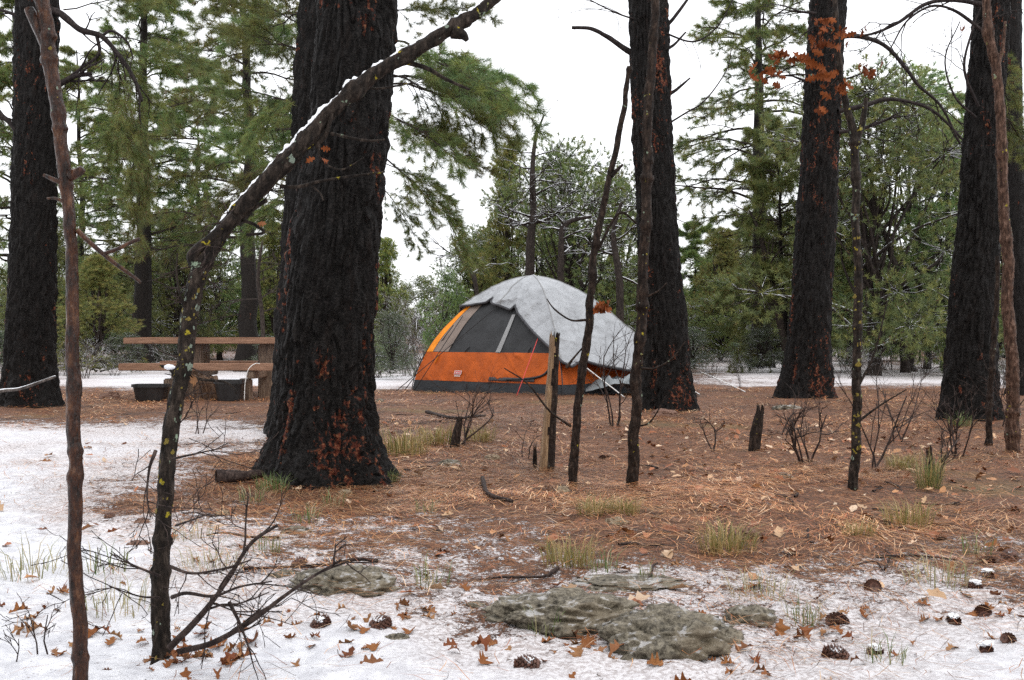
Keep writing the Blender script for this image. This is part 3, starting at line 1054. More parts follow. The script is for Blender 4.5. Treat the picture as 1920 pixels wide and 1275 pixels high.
# a loose wood far behind
rngT = np.random.default_rng(5)
FZ = ['small far evergreen in the wood beyond the left charred trunk', 'small far evergreen in the wood seen behind the picnic table', 'small far evergreen in the distance left of the tent',
      'small far evergreen in the distance behind the tent', 'small far evergreen in the distance right of the scarred trunk', 'small far evergreen in the distance near the broad right trunk']
for px in np.arange(-160, 2100, 62):
    for row in (0, 1, 2):
        dd = (50 + 8 * rngT.uniform(), 66 + 14 * rngT.uniform(), 36 + 8 * rngT.uniform())[row]
        pp = px + rngT.uniform(-28, 28)
        hh = (rngT.uniform(3.4, 5.2) if row < 2 else rngT.uniform(1.8, 3.4)) * (0.75 if 680 < pp < 880 else 1.0)
        cr = ['pine_low', 'bush_a', 'bush_b', 'cone_y'][rngT.integers(0, 4)]
        far_tree('distant_tree', pp, dd, hh, cr, 'low' if cr == 'pine_low' else None, 5, FZ[int(np.clip(pp // 320, 0, 5))], 'tree', 'far evergreens, ' + ('left end', 'behind the table', 'left of the tent', 'behind the tent', 'right gap', 'right end')[int(np.clip(pp // 320, 0, 5))], rot=rngT.uniform(0, 6), wide=rngT.uniform(1.0, 1.5))

# the wood goes on behind the photographer; unseen pines, added to dim the front light
for i, (x, y, cr, lab) in enumerate([(-4.5, -5, 'pine_a', 'green pine behind the photographer to the left'), (3.8, -6, 'pine_b', 'dark pine behind the photographer to the right'), (-9, 1, 'pine_b', 'pine well left of the photographer'),
                                     (9.5, 0, 'pine_a', 'pine well right of the photographer'), (0.3, -9, 'pine_a', 'pine straight behind the photographer'), (-7.5, -11, 'pine_c', 'bushy pine far behind to the left'), (7.5, -12, 'pine_c', 'bushy pine far behind to the right')]):
    r = empty('tall_pine', (x, y, gz(x, y)), lab, 'tree')
    r.rotation_euler = (0, 0, i * 1.3)
    obj('crown', CR[cr], r)
    obj('trunk', TR['tall'], r)

# curved bare trunks and the snowy snag among them
def bare_tree(name, path, d, label, material, seed, twigs=10, depth=2, tl=(0.4, 0.9), group=None, cat='tree', w_end=0.3):
    """path of (px, py, width px) from the foot up"""
    b = pxw(path[0][0], path[0][1], d)
    b[2] = gz(b[0], d)
    r = empty(name, b, label, cat, group)
    P = np.array([pxw(p[0], p[1], d) for p in path]) - b
    P[0, 2] = -0.1
    R = np.array([p[2] for p in path]) * 0.5 / F * d
    n = 8 * len(P)
    Q = catmull(P, n)
    RR = np.interp(np.linspace(0, 1, n), np.linspace(0, 1, len(R)), R)
    RR[:4] *= np.linspace(1.35, 1.0, 4)
    mb = MB()
    V, f = tube(Q, RR, 14, True, 0.14, seed, 24)
    mb.add(V, f)
    obj('trunk', mb.mesh('trunk', [M[material]]), r)
    rng = np.random.default_rng(seed)
    if twigs:
        mb = MB()
        for k in range(twigs):
            i = rng.integers(int(n * 0.25), n - 1)
            az = rng.uniform(0, 2 * math.pi)
            grow(mb, Q[i], (math.cos(az), math.sin(az) * 0.7, rng.uniform(-0.1, 0.7)), rng.uniform(*tl), RR[i] * 0.4, depth, rng, 0.35, 0.0, (2, 4), 0.6, 0.6, 4)
        obj('bare_branches', mb.mesh('bare_branches', [M[material]]), r)
    return r, Q, RR, b


bare_tree('snowy_snag', [(992, 560, 20), (994, 470, 17), (1000, 400, 14), (998, 330, 10), (1004, 262, 7), (1020, 215, 3)], 25,
          'dead snag with snow on its crooked branches, behind the tent', 'limb_snowy', 61, 16, 3, (0.5, 1.1))
bare_tree('snowy_snag', [(1050, 540, 14), (1052, 470, 12), (1062, 420, 10), (1110, 405, 6)], 24, 'short bent snowy snag above the tent roof', 'limb_snowy', 62, 9, 3, (0.4, 0.8))
bare_tree('bare_tree', [(1698, 692, 17), (1694, 620, 15), (1706, 520, 14), (1722, 440, 12), (1716, 360, 9), (1740, 290, 5)], 26,
          'crooked bare trunk in the gap left of the broad right trunk', 'limb_snowy', 63, 16, 3, (0.5, 1.2))
bare_tree('bare_tree', [(1738, 700, 13), (1742, 600, 12), (1740, 480, 10), (1752, 400, 7)], 29, 'thin straight dark trunk right of the crooked bare trunk', 'limb_snowy', 64, 12, 3, (0.5, 1.0))
bare_tree('bare_tree', [(1482, 700, 14), (1462, 600, 14), (1440, 500, 12), (1422, 430, 8), (1405, 395, 4)], 26, 'thin trunk leaning left across the tall dark pine', 'limb', 65, 10, 2, (0.4, 0.9))
bare_tree('bare_tree', [(496, 690, 8), (492, 600, 8), (484, 520, 7), (492, 450, 4)], 22, 'thin bare stem behind the table near the huge trunk', 'limb', 66, 8, 2, (0.3, 0.7))
bare_tree('bare_tree', [(905, 600, 9), (893, 540, 8), (868, 490, 7), (850, 455, 4)], 23, 'bare forked stem rising left of the tent roof', 'limb_snowy', 67, 10, 3, (0.4, 0.8))
bare_tree('bare_tree', [(1160, 640, 16), (1162, 540, 14), (1150, 440, 10), (1165, 380, 6)], 22, 'dark stem behind the tent right of the thin sapling', 'limb_snowy', 68, 10, 3, (0.4, 0.8))

# bare oak scrub
def scrub_mesh(seed, H=1.6, stems=9):
    rng = np.random.default_rng(seed)
    mb = MB()
    for k in range(stems):
        az = rng.uniform(0, 2 * math.pi)
        grow(mb, (rng.normal(0, .12), rng.normal(0, .12), -0.05), (math.cos(az) * 0.45, math.sin(az) * 0.45, 1), H * rng.uniform(0.4, 0.7), 0.012, 3, rng, 0.3, -0.1, (2, 4), 0.45, 0.62, 3)
    return mb.mesh('stems', [M['twig_grey']])


SCR = [scrub_mesh(71), scrub_mesh(72, 1.9, 11), scrub_mesh(73, 1.3, 12)]
SL = {0: 'bare grey oak scrub between the left trunk and the table', 1: 'bare grey oak scrub left of the tent beyond the clearing',
      2: 'bare oak scrub in the snowy gap right of the tent', 3: 'bare oak scrub beyond the clearing at the right'}
for i, (px, d, h) in enumerate([(120, 24, .7), (160, 23, .8), (215, 24, .6), (330, 27, .9), (560, 25, .8), (705, 23, 1.1), (770, 24, 1.3), (800, 28, 1.9), (760, 30, 1.5), (815, 25, 1.0),
                                (1300, 29, .6), (1335, 23, .5), (1385, 26, .6), (1290, 33, 1.0), (1590, 27, .9), (1640, 24, .8), (1660, 29, 1.1), (1735, 25, .7), (1780, 30, 1.0), (1600, 22, .6), (1885, 20, .9), (1755, 33, 1.3)]):
    x = (px - 960) / F * d
    zone = 0 if px < 600 else 1 if px < 1000 else 2 if px < 1450 else 3
    r = empty('oak_scrub', (x, d, gz(x, d)), SL[zone], 'shrub', 'bare oak scrub ' + ('', 'left of the tent', 'in the right gap', 'at the far right')[zone] if zone else 'bare oak scrub behind the table')
    obj('stems', SCR[i % 3], r, rot=(0, 0, i * 1.3), scale=(h * 0.8, h * 0.8, h * 0.75))

BZ = ['low frosted brush in the snow beyond the left trunk', 'low frosted brush in the snow behind the picnic table', 'low frosted brush on the snow left of the tent', 'low frosted brush behind the tent', 'low frosted brush in the snowy gap right of the scarred trunk', 'low frosted brush beyond the clearing at the right']
for i in range(54):
    px = rngT.uniform(-60, 1980); d = rngT.uniform(23, 40)
    zone = int(np.clip(px // 320, 0, 5))
    x = (px - 960) / F * d
    far_tree('low_brush', px, d, rngT.uniform(0.5, 1.1), ('grey', 'grey', 'bush_a')[i % 3], None, (3, 3, 5)[i % 3], BZ[zone], 'shrub', 'low brush ' + ('far left', 'behind the table', 'left of the tent', 'behind the tent', 'in the right gap', 'far right')[zone], rot=i * 1.7, wide=1.5)

# ------------------------------------------------------------------ picnic table
def box_mesh(name, sx, sy, sz, material, bevel=0.008, jit=0.0, seed=0):
    bm = bmesh.new()
    bmesh.ops.create_cube(bm, size=1.0)
    bmesh.ops.scale(bm, vec=(sx, sy, sz), verts=bm.verts)
    bmesh.ops.bevel(bm, geom=bm.edges[:], offset=bevel, segments=2, affect='EDGES')
    me = bpy.data.meshes.new(name)
    bm.to_mesh(me)
    bm.free()
    me.materials.append(material)
    return me


def wood(name, cols, zx=(1, 12, 12)):
    m, nt, b = mat(name)
    n = N(nt)
    v = n.coord('Object', zx)
    f = n.noise(v, 5, 6, 0.65, 0.6)
    g = n.noise(n.coord('Object'), 3, 3)
    c = n.ramp(f, [(0.3, cols[0]), (0.55, cols[1]), (0.75, cols[2])])
    c = n.mix(n.math('MULTIPLY', step(n, g, 0.5, 0.75), 0.5), c, cols[0])
    n.link(c, b.inputs['Base Color'])
    b.inputs['Roughness'].default_value = 0.5
    n.bump(f, 0.5, 0.006, b)
    return m


M['table'] = wood('painted_brown_plank', [(.19, .098, .058), (.29, .155, .094), (.37, .21, .135)])
M['post'] = wood('weathered_post', [(.070, .042, .028), (.17, .11, .075), (.27, .19, .13)], (12, 12, 1))
M['crate'] = wood('split_firewood', [(.085, .045, .028), (.18, .11, .07), (.28, .18, .12)], (8, 8, 1))
M['tub'] = simple('black_plastic', (.014, .014, .015), 0.35, 0.3, 8)


def picnic_table():
    dT = 15.4
    bx = (388 - 960) / F * dT
    bz = gz(bx, dT)
    r = empty('picnic_table', (bx, dT, bz), 'brown plank picnic table with attached benches between the trunks', 'table')
    r.rotation_euler = (0, 0, math.radians(-1.0))
    k = dT / F
    top = CAMH + 4.5 * k - bz
    for j, y in enumerate((-0.31, -0.105, 0.10, 0.305)):
        obj('table_plank', box_mesh('table_plank', 280 * k, 0.198, 0.085, M['table'], 0.010), r, (2 * k, y, top - 0.0425 + 0.002 * j))
    seat = 0.455
    for y in (-0.80, 0.80):
        for t in (-0.07, 0.07):
            obj('bench_plank', box_mesh('bench_plank', 2.155, 0.135, 0.095, M['table'], 0.010), r, (0.195, y + t, seat - 0.0475))
    for sx in (-0.12, 0.86):
        obj('post', box_mesh('post', 0.23, 0.36, top - 0.085 + 0.2, M['post'], 0.02), r, (sx, 0, (top - 0.085 - 0.2) / 2))
        obj('crossbeam', box_mesh('crossbeam', 0.10, 1.84, 0.10, M['post'], 0.012), r, (sx - 0.03, 0, seat - 0.148))
        for y in (-0.80, 0.80):
            obj('bench_post', box_mesh('bench_post', 0.15, 0.16, seat - 0.198 + 0.15, M['post'], 0.015), r, (sx - 0.12, y, (seat - 0.198 - 0.15) / 2))
    return r


picnic_table()


def tub(px, py, w, h, label):
    d = 14.35
    g = pxw(px, 742, d)
    z = gz(g[0], d)
    r = empty('storage_tub', (g[0], d, z), label, 'tub', 'black tubs under the picnic table')
    mb = MB()
    n = 28
    a = np.arange(n) * 2 * math.pi / n
    sup = lambda c: np.sign(c) * np.abs(c) ** 0.45
    rings = [(0.82, 0), (0.84, 0.01), (0.97, h * .8), (0.97, h * .82), (1.08, h * .83), (1.08, h), (1.0, h), (0.80, 0.03)]
    V = np.concatenate([np.stack([sup(np.cos(a)) * w / 2 * s, sup(np.sin(a)) * w * 0.36 * s, np.full(n, zz)], -1) for s, zz in rings])
    i = np.arange(len(rings) - 1)[:, None] * n
    j = np.arange(n)[None, :]
    q = np.stack([i + j, i + (j + 1) % n, i + n + (j + 1) % n, i + n + j], -1).reshape(-1, 4)
    mb.add(V, q)
    obj('tub_body', mb.mesh('tub_body', [M['tub']], smooth=False), r)
    return r


tub(283, 735, 0.42, 0.21, 'low wide black tub under the left end of the picnic bench')
tub(431, 741, 0.36, 0.27, 'taller black tub under the picnic bench by the right post')


def firewood():
    d = 14.5
    g = pxw(388, 742, d)
    z = gz(g[0], d)
    r = empty('firewood_bundle', (g[0], d, z), 'leaning bundle of split brown firewood under the picnic table', 'firewood')
    rng = np.random.default_rng(4)
    for k in range(6):
        me = box_mesh('split_log', rng.uniform(.045, .07), rng.uniform(.05, .08), rng.uniform(.27, .34), M['crate'], 0.008)
        obj('split_log', me, r, (-0.13 + 0.052 * k, rng.uniform(-.05, .05), 0.155), (rng.uniform(-.1, .1), math.radians(-14 + rng.uniform(-5, 5)), rng.uniform(0, 1)))
    mb = MB()
    for zz in (0.09, 0.22):
        a = np.linspace(0, 2 * math.pi, 30)
        P = np.stack([0.19 * np.sign(np.cos(a)) * np.abs(np.cos(a)) ** .6 - (zz - .155) * 0.25, 0.10 * np.sin(a), np.full(30, zz)], -1)
        V, f = tube(P, np.full(30, 0.006), 6)
        mb.add(V, f)
    obj('tie_cord', mb.mesh('tie_cord', [M['twig']]), r)


firewood()


def cord(name, pts, rad, material, label, cat='rope', parent=None, origin=(0, 0, 0), n=24):
    mb = MB()
    Q = catmull(np.asarray(pts, float) - np.asarray(origin), n)
    V, f = tube(Q, np.full(n, rad), 6)
    mb.add(V, f)
    me = mb.mesh(name, [material])
    o = obj(name, me, parent)
    if label:
        tag(o, label, cat)
    return o


M['white_cord'] = simple('white_cord', (.75, .74, .72), 0.6, 0.08, 60)
M['black_cord'] = simple('black_cord', (.012, .012, .014), 0.5, 0.2, 60)
M['red_cord'] = simple('red_cord', (.55, .035, .030), 0.5, 0.15, 60)
cord('white_hose', [pxw(487, 682, 14.35), pxw(478, 682, 14.3), pxw(466, 692, 14.25), pxw(461, 710, 14.25), pxw(459, 725, 14.25), [*pxw(458, 742, 14.25)[:2], gz(pxw(458, 742, 14.25)[0], 14.25) + .01]], 0.005, M['white_cord'],
     'thin white hose curling off the picnic bench', 'hose')

# ------------------------------------------------------------------ tent
FL = ground_at(775, 733); FR = ground_at(1055, 742)
FL[2] = FR[2] = 0
TU = unit(FR - FL)
TV = np.array([-TU[1], TU[0], 0.0])
TW = float(np.linalg.norm(FR - FL)); TD = 2.15; TH = 1.74
TC = (FL + FR) / 2 + TV * TD / 2
TBZ = gz(TC[0], TC[1]) + 0.005
TP = 1.6


def tk(z):
    return np.clip(1 - (np.clip(z, 0, TH) / TH) ** TP, 0, 1) ** (1 / TP)


def tpt(s, z, off=0.0):
    """s 0..4 round the tent from the front left corner, height z -> local point"""
    s = np.asarray(s, float) % 4; z = np.asarray(z, float) + 0 * s
    k = tk(z)
    i = np.minimum(s.astype(int), 3); f = s - i
    cx = np.array([-1, 1, 1, -1, -1.0]); cy = np.array([-1, -1, 1, 1, -1.0])
    a = cx[i] * (1 - f) + cx[i + 1] * f
    b = cy[i] * (1 - f) + cy[i + 1] * f
    # walls sag in a little between the poles
    sag = 1 - 0.05 * np.sin(np.pi * f) * np.sin(np.pi * np.clip(z / TH, 0, 1))
    nx = np.where((i == 1), 1.0, np.where(i == 3, -1.0, 0)); ny = np.where(i == 0, -1.0, np.where(i == 2, 1.0, 0))
    lx = a * TW / 2 * k * np.where(nx != 0, sag, 1) + nx * off
    ly = b * TD / 2 * k * np.where(ny != 0, sag, 1) + ny * off
    lz = z + off * 0.5
    return np.stack([lx, ly, lz], -1)


def tgrid(s0, s1, z0f, z1f, ns, nz, off=0.0, wr=0.0, seed=0.0):
    S, T = np.meshgrid(np.linspace(s0, s1, ns), np.linspace(0, 1, nz))
    z0 = z0f(S) if callable(z0f) else np.full(S.shape, z0f)
    z1 = z1f(S) if callable(z1f) else np.full(S.shape, z1f)
    Z = z0 + (z1 - z0) * T
    V = tpt(S.ravel(), Z.ravel(), off)
    if wr:
        nn = fbm(np.stack([V[:, 0] * 5 + seed + V[:, 2] * 3, V[:, 1] * 5, V[:, 2] * 2.5], -1), 3) - 0.5
        dg = V[:, 0] * 9 + V[:, 1] * 9 + V[:, 2] * 11 + 5 * nn
        wk = (1 - np.abs(np.sin(dg))) ** 3 * np.clip(fbm(V * 2.3 + seed, 2) - 0.35, 0, 1) * 1.2
        V = V + unit_rows(V * np.array([1, 1, 0.4])) * (nn * wr + wk * wr * 1.6)[:, None]
    i = np.arange(nz - 1)[:, None] * ns
    j = np.arange(ns - 1)[None, :]
    return V, np.stack([i + j, i + j + 1, i + ns + j + 1, i + ns + j], -1).reshape(-1, 4)


def unit_rows(a):
    return a / (np.linalg.norm(a, axis=1)[:, None] + 1e-9)


def fabric(name, col, rough=0.6, var=0.12, bump=0.02, scale=5, spec=0.18):
    m, nt, b = mat(name)
    n = N(nt)
    v = n.coord('Object')
    f = n.noise(v, 4, 4)
    lo = tuple(c * (1 - var) for c in col); hi = tuple(min(1, c * (1 + var)) for c in col)
    n.link(n.ramp(f, [(0.35, lo), (0.65, hi)]), b.inputs['Base Color'])
    b.inputs['Roughness'].default_value = rough
    b.inputs['Specular IOR Level'].default_value = spec
    w = n.noise(n.coord('Object', (1, 1, 0.6)), scale * 2.2, 4, 0.6, 1.0)
    n.bump(w, 0.8, bump, b)
    return m


M['orange'] = fabric('orange_nylon', (.42, .082, .009))
M['amber'] = fabric('yellow_orange_nylon', (.78, .25, .015))  # yellowish-orange fabric of the corner sleeve and pull tab
M['tubfab'] = fabric('charcoal_tub_fabric', (.030, .033, .037))
M['mesh'] = fabric('dark_window_mesh', (.040, .041, .043), 0.8)
M['beige'] = fabric('beige_lining', (.21, .165, .14))
M['fly'] = fabric('silver_grey_rainfly', (.31, .32, .335), 0.42, 0.10, 0.03, 6, 0.4)
M['flyedge'] = fabric('dark_fly_hem', (.055, .055, .06))
M['whitestrip'] = simple('pale_grey_strap', (.24, .24, .24), 0.6, 0.1, 40)
M['logo_red'] = simple('logo_red', (.50, .03, .03), 0.5, 0.05, 10)
M['logo_white'] = simple('logo_white', (.80, .78, .76), 0.5, 0.03, 10)


def tent():
    r = empty('dome_tent', (TC[0], TC[1], TBZ), 'orange and charcoal dome tent under a silver-grey rainfly', 'tent')
    r.rotation_euler = (0, 0, math.atan2(TU[1], TU[0]))

    def part(name, V, q, m, smooth=True, solid=0.0, parent=r):
        mb = MB()
        mb.add(V, q)
        o = obj(name, mb.mesh(name, [M[m]], smooth), parent)
        if solid:
            md = o.modifiers.new('thickness', 'SOLIDIFY')
            md.thickness = solid
        return o
    # walls: tub, orange lower band all round, upper walls
    V, q = tgrid(0, 4, -0.02, 0.17, 161, 6, 0.0, 0.03)
    part('floor_tub', V, q, 'tubfab')
    V, q = tgrid(0, 1, 0.165, 0.60, 150, 34, 0.004, 0.03, 3)
    part('front_panel', V, q, 'orange')
    V, q = tgrid(1, 4, 0.165, 0.66, 240, 26, 0.004, 0.03, 5)
    part('side_panel', V, q, 'orange')
    V, q = tgrid(0.10, 0.93, 0.595, lambda s: 1.62 - 0.0 * s, 50, 20, -0.004, 0.02, 7)
    part('window_mesh', V, q, 'mesh')
    V, q = tgrid(1, 4, 0.655, 1.70, 120, 16, -0.006, 0.02, 8)
    part('upper_wall', V, q, 'beige')
    V, q = tgrid(0.0, 0.05, 0.60, 1.42, 8, 16, 0.012, 0.015, 2)
    part('corner_sleeve', V, q, 'amber')
    V, q = tgrid(0.05, 0.17, 0.605, 1.40, 8, 16, 0.008, 0.01, 2)
    part('lining_strip', V, q, 'beige')
    V, q = tgrid(0.90, 1.0, 0.60, 1.40, 8, 12, 0.006, 0.01, 2)
    part('corner_panel', V, q, 'mesh')
    # strap in the window, slanted like the zip
    zz = np.linspace(0.60, 1.16, 12)
    sa = np.interp(zz, [0.60, 1.16], [0.535, 0.60])
    V = np.concatenate([tpt(sa, zz, 0.010), tpt(sa + 0.035, zz, 0.010)])
    i = np.arange(11)
    part('window_strap', V, np.stack([i, i + 12, i + 13, i + 1], -1), 'whitestrip')
    # door zip: curved flap on the right of the front
    a = np.linspace(0, 1, 30)
    zs = np.interp(a, [0, .25, .5, .75, 1], [0.95, 0.62, 0.40, 0.24, 0.20])
    ss = np.interp(a, [0, .25, .5, .75, 1], [0.925, 0.955, 0.945, 0.87, 0.62])
    zs = np.convolve(np.pad(zs, 3, 'edge'), np.ones(7) / 7, 'valid'); ss = np.convolve(np.pad(ss, 3, 'edge'), np.ones(7) / 7, 'valid')
    Q = tpt(ss, zs, 0.016)
    V, f = tube(Q, np.full(30, 0.017), 6)
    mb = MB(); mb.add(V, f); obj('door_zip', mb.mesh('door_zip', [M['tubfab']]), r)
    V, q = tgrid(0.53, 0.83, 0.185, 0.235, 14, 4, 0.018, 0.02, 4)
    part('zip_flap', V, q, 'flyedge', solid=0.006)
    for s_ in (0.30, 0.78):
        Q = tpt(np.array([s_, s_ + .005, s_ + .02]), np.array([0.60, 0.64, 0.68]), 0.012)
        V, f = tube(Q, np.full(3, 0.010), 5)
        mb = MB(); mb.add(V, f); obj('toggle', mb.mesh('toggle', [M['black_cord']]), r)
    # little yellow pull and the maker's mark
    Q = tpt(np.array([0.115, 0.115]), np.array([0.56, 0.42]), 0.02)
    V, f = tube(Q, np.full(2, 0.010), 6)
    mb = MB(); mb.add(V, f); obj('pull_tab', mb.mesh('pull_tab', [M['amber']]), r)
    c0 = tpt(np.array([0.305]), np.array([0.285]), 0.020)[0]
    fr = bpy.data.objects.new('logo_patch', box_mesh('logo_patch', 0.150, 0.004, 0.060, M['logo_white'], 0.0015))
    COL.objects.link(fr); fr.parent = r; fr.location = c0; fr.rotation_euler = (math.radians(-16), 0, 0)
    inn = bpy.data.objects.new('logo_field', box_mesh('logo_field', 0.138, 0.004, 0.048, M['logo_red'], 0.0015))
    COL.objects.link(inn); inn.parent = fr; inn.location = (0, -0.0025, 0)
    for txt, sz, dz, nm in (('Coleman', 0.036, -0.012, 'lettering'),):
        cu = bpy.data.curves.new(nm, 'FONT')
        cu.body = txt; cu.size = sz; cu.align_x = 'CENTER'; cu.extrude = 0.001
        tmp = bpy.data.objects.new(nm, cu)
        COL.objects.link(tmp)
        bpy.context.view_layer.update()
        me = bpy.data.meshes.new_from_object(tmp)
        bpy.data.objects.remove(tmp)
        me.materials.clear(); me.materials.append(M['logo_white'])
        t = bpy.data.objects.new(nm, me)
        COL.objects.link(t); t.parent = fr
        t.rotation_euler = (math.radians(90), 0, 0)
        t.location = (0, -0.006, dz)
    und = bpy.data.objects.new('logo_underline', box_mesh('logo_underline', 0.125, 0.003, 0.011, M['logo_white'], 0.001))
    COL.objects.link(und); und.parent = fr; und.location = (0, 0, -0.052)
    # poles along the corners
    for s_, nm in ((0, 'pole'), (1, 'pole'), (2, 'pole'), (3, 'pole')):
        z = np.sin(np.linspace(0, math.pi / 2, 26)) * TH * 0.999
        Q = tpt(np.full(26, float(s_)), z, 0.0)
        Q[:, :2] *= 1.012
        V, f = tube(Q, np.full(26, 0.008), 6)
        mb = MB(); mb.add(V, f); obj(nm, mb.mesh(nm, [M['black_cord']]), r)
    # rainfly: high over the front, pulled low and outwards on the right and behind
    ks = np.array([0, .10, .20, .27, .31, .36, .50, .58, .62, .66, .74, .86, .95, 1.0, 1.08, 1.18, 1.30, 1.45, 1.7, 1.9, 2.0, 2.2, 2.6, 3.0, 3.3, 3.6, 3.85, 4.0])
    kz = np.array([1.27, 1.29, 1.31, 1.33, 1.40, 1.32, 1.24, 1.20, 1.27, 1.17, 1.02, .78, .60, .44, .38, .47, .40, .35, .24, .12, .06, .34, .40, .35, .55, .85, 1.15, 1.27])
    ns, nz = 400, 90
    S, T = np.meshgrid(np.linspace(0, 4, ns), np.linspace(0, 1, nz))
    ze = np.interp(S, ks, kz)
    Z = ze + (TH - ze) * (1 - (1 - T) ** 1.5)
    side = np.interp(S, [0, .8, 1.0, 1.3, 2.0, 3.0, 3.4, 4.0], [.0, .05, .16, .42, .50, .38, .15, .0])
    off = 0.035 + side * np.clip((1.05 - Z) / 1.05, 0, 1) ** 1.1
    i4 = np.minimum((S % 4).astype(int), 3)
    V = np.zeros((ns * nz, 3))
    k = tk(Z.ravel())
    base = tpt(np.minimum(S.ravel(), 3.9999), Z.ravel(), 0.0)
    rad = base * np.array([1, 1, 0])
    out = unit_rows(rad + 1e-6)
    V = base + out * off.ravel()[:, None]
    V[:, 2] += 0.035
    # folds running down from the top, and crumples
    fold = np.sin(S.ravel() * math.pi * 5.0 + 1.3) * 0.012 * np.clip(1 - T.ravel(), 0, 1)
    cr = (fbm(np.stack([V[:, 0] * 6, V[:, 1] * 6, V[:, 2] * 4], -1), 4) - 0.5) * 0.06 * np.clip(1.15 - T.ravel(), 0, 1)
    rg = 1 - np.abs(2 * fbm(np.stack([V[:, 0] * 4.2 + 3, V[:, 1] * 4.2, V[:, 2] * 3.2], -1), 2) - 1)
    rg2 = 1 - np.abs(2 * fbm(np.stack([V[:, 0] * 10 + 9, V[:, 1] * 10, V[:, 2] * 8], -1), 2) - 1)
    cr = cr + ((rg ** 4) * 0.045 + (rg2 ** 4) * 0.018) * np.clip(1.1 - T.ravel(), 0.25, 1)
    V += out * (fold + cr)[:, None]
    i = np.arange(nz - 1)[:, None] * ns
    j = np.arange(ns - 1)[None, :]
    q = np.stack([i + j, i + j + 1, i + ns + j + 1, i + ns + j], -1).reshape(-1, 4)
    fly = part('rainfly', V, q, 'fly')
    for sv in (0.02, 0.47, 1.0, 2.0, 3.0):
        jj = int(sv / 4 * (ns - 1))
        C = V.reshape(nz, ns, 3)[:-1, jj] + out.reshape(nz, ns, 3)[:-1, jj] * 0.004
        Vs, fs = tube(C, np.full(len(C), 0.008), 6)
        mb = MB(); mb.add(Vs, fs); obj('seam', mb.mesh('seam', [M['whitestrip']]), fly)
    # dark hem along the edge
    E = V[:ns] - out[:ns] * 0.004
    V2, f2 = tube(E, np.full(ns, 0.020), 6)
    mb = MB(); mb.add(V2, f2); obj('hem', mb.mesh('hem', [M['flyedge']]), fly)
    loc = lambda p: (Matrix.Rotation(-math.atan2(TU[1], TU[0]), 3, 'Z') @ Vector(np.asarray(p) - np.array([TC[0], TC[1], TBZ])))
    def line(name, a, b, m, rad):
        P = np.array([loc(a), loc(b)])
        V, f = tube(catmull(P, 4), np.full(4, rad), 6)
        mb = MB(); mb.add(V, f); obj(name, mb.mesh(name, [M[m]]), r)
    w = lambda px, py, d: pxw(px, py, d)
    gnd = lambda px, py: ground_at(px, py) + np.array([0, 0, 0.01])
    line('guy_line', w(1009, 633, 15.95), gnd(969, 743), 'red_cord', 0.006)
    line('guy_line', w(1100, 690, 15.6), gnd(1172, 747), 'white_cord', 0.007)
    line('guy_line', w(926, 580, 16.45), gnd(742, 735), 'black_cord', 0.006)
    line('guy_line', w(868, 592, 17.0), gnd(775, 736), 'black_cord', 0.006)
    line('guy_line', w(850, 610, 17.2), gnd(760, 731), 'black_cord', 0.007)
    return r


tent()

# crumpled groundsheet by the tent's right side
def tarp():
    c = ground_at(1158, 742)
    n = 44
    X, Y = np.meshgrid(np.linspace(-0.36, 0.36, n), np.linspace(-0.30, 0.30, n))
    nn = fbm(np.stack([X.ravel() * 5, Y.ravel() * 5, X.ravel() * 0], -1), 4)
    Z = 0.02 + 0.30 * np.clip(nn - 0.18, 0, 1) * np.exp(-(X.ravel() ** 2 + Y.ravel() ** 2) / 0.09) * 2.1
    V = np.stack([X.ravel() + (nn - .5) * 0.12, Y.ravel() + 0.3, Z], -1)
    i = np.arange(n - 1)[:, None] * n
    j = np.arange(n - 1)[None, :]
    mb = MB()
    mb.add(V, np.stack([i + j, i + j + 1, i + n + j + 1, i + n + j], -1).reshape(-1, 4))
    m = fabric('grey_groundsheet', (.22, .24, .25), 0.4, 0.15, 0.02)
    o = obj('groundsheet', mb.mesh('groundsheet', [m]), None, (c[0], c[1], c[2]), scale=(1.25, 1.0, 1.5))
    tag(o, "crumpled grey groundsheet bunched under the tent's right side", 'tarp')


tarp()
cord('white_rope', [ground_at(1310, 697) + [0, 0, .02], ground_at(1345, 712) + [0, 0, .02], ground_at(1397, 736) + [0, 0, .012]], 0.009, M['white_cord'], 'straight white rope lying on the needles right of the scarred trunk')
cord('white_rope', [ground_at(1285, 727) + [0, 0, .02], ground_at(1312, 741) + [0, 0, .012]], 0.009, M['white_cord'], 'short white rope end emerging right beside the scarred trunk')

# ------------------------------------------------------------------ saplings in the foreground
LICH = []


def lichen_mesh(seed, m):
    rng = np.random.default_rng(seed)
    n = 18
    a = np.arange(n) * 2 * math.pi / n
    r = 1 + 0.28 * rng.normal(0, 1, n)
    r = np.clip((r + np.roll(r, 1)) / 2, 0.5, 1.6)
    rings = [(1.0, -0.12), (0.95, 0.10), (0.6, 0.22), (0.2, 0.18)]
    V = np.concatenate([np.stack([np.cos(a) * r * s, np.sin(a) * r * s, np.full(n, z) + rng.normal(0, .03, n)], -1) for s, z in rings] + [np.array([[0, 0, 0.16]])])
    i = np.arange(3)[:, None] * n
    j = np.arange(n)[None, :]
    q = np.stack([i + j, i + (j + 1) % n, i + n + (j + 1) % n, i + n + j], -1).reshape(-1, 4)
    t = np.stack([3 * n + j[0], 3 * n + (j[0] + 1) % n, np.full(n, 4 * n)], -1)
    mb = MB()
    mb.add(V, [q, t])
    return mb.mesh('lichen', [m])


LG = [lichen_mesh(1, M['lichen_green']), lichen_mesh(2, M['lichen_green'])]
LY = [lichen_mesh(3, M['lichen_yellow']), lichen_mesh(4, M['lichen_yellow'])]


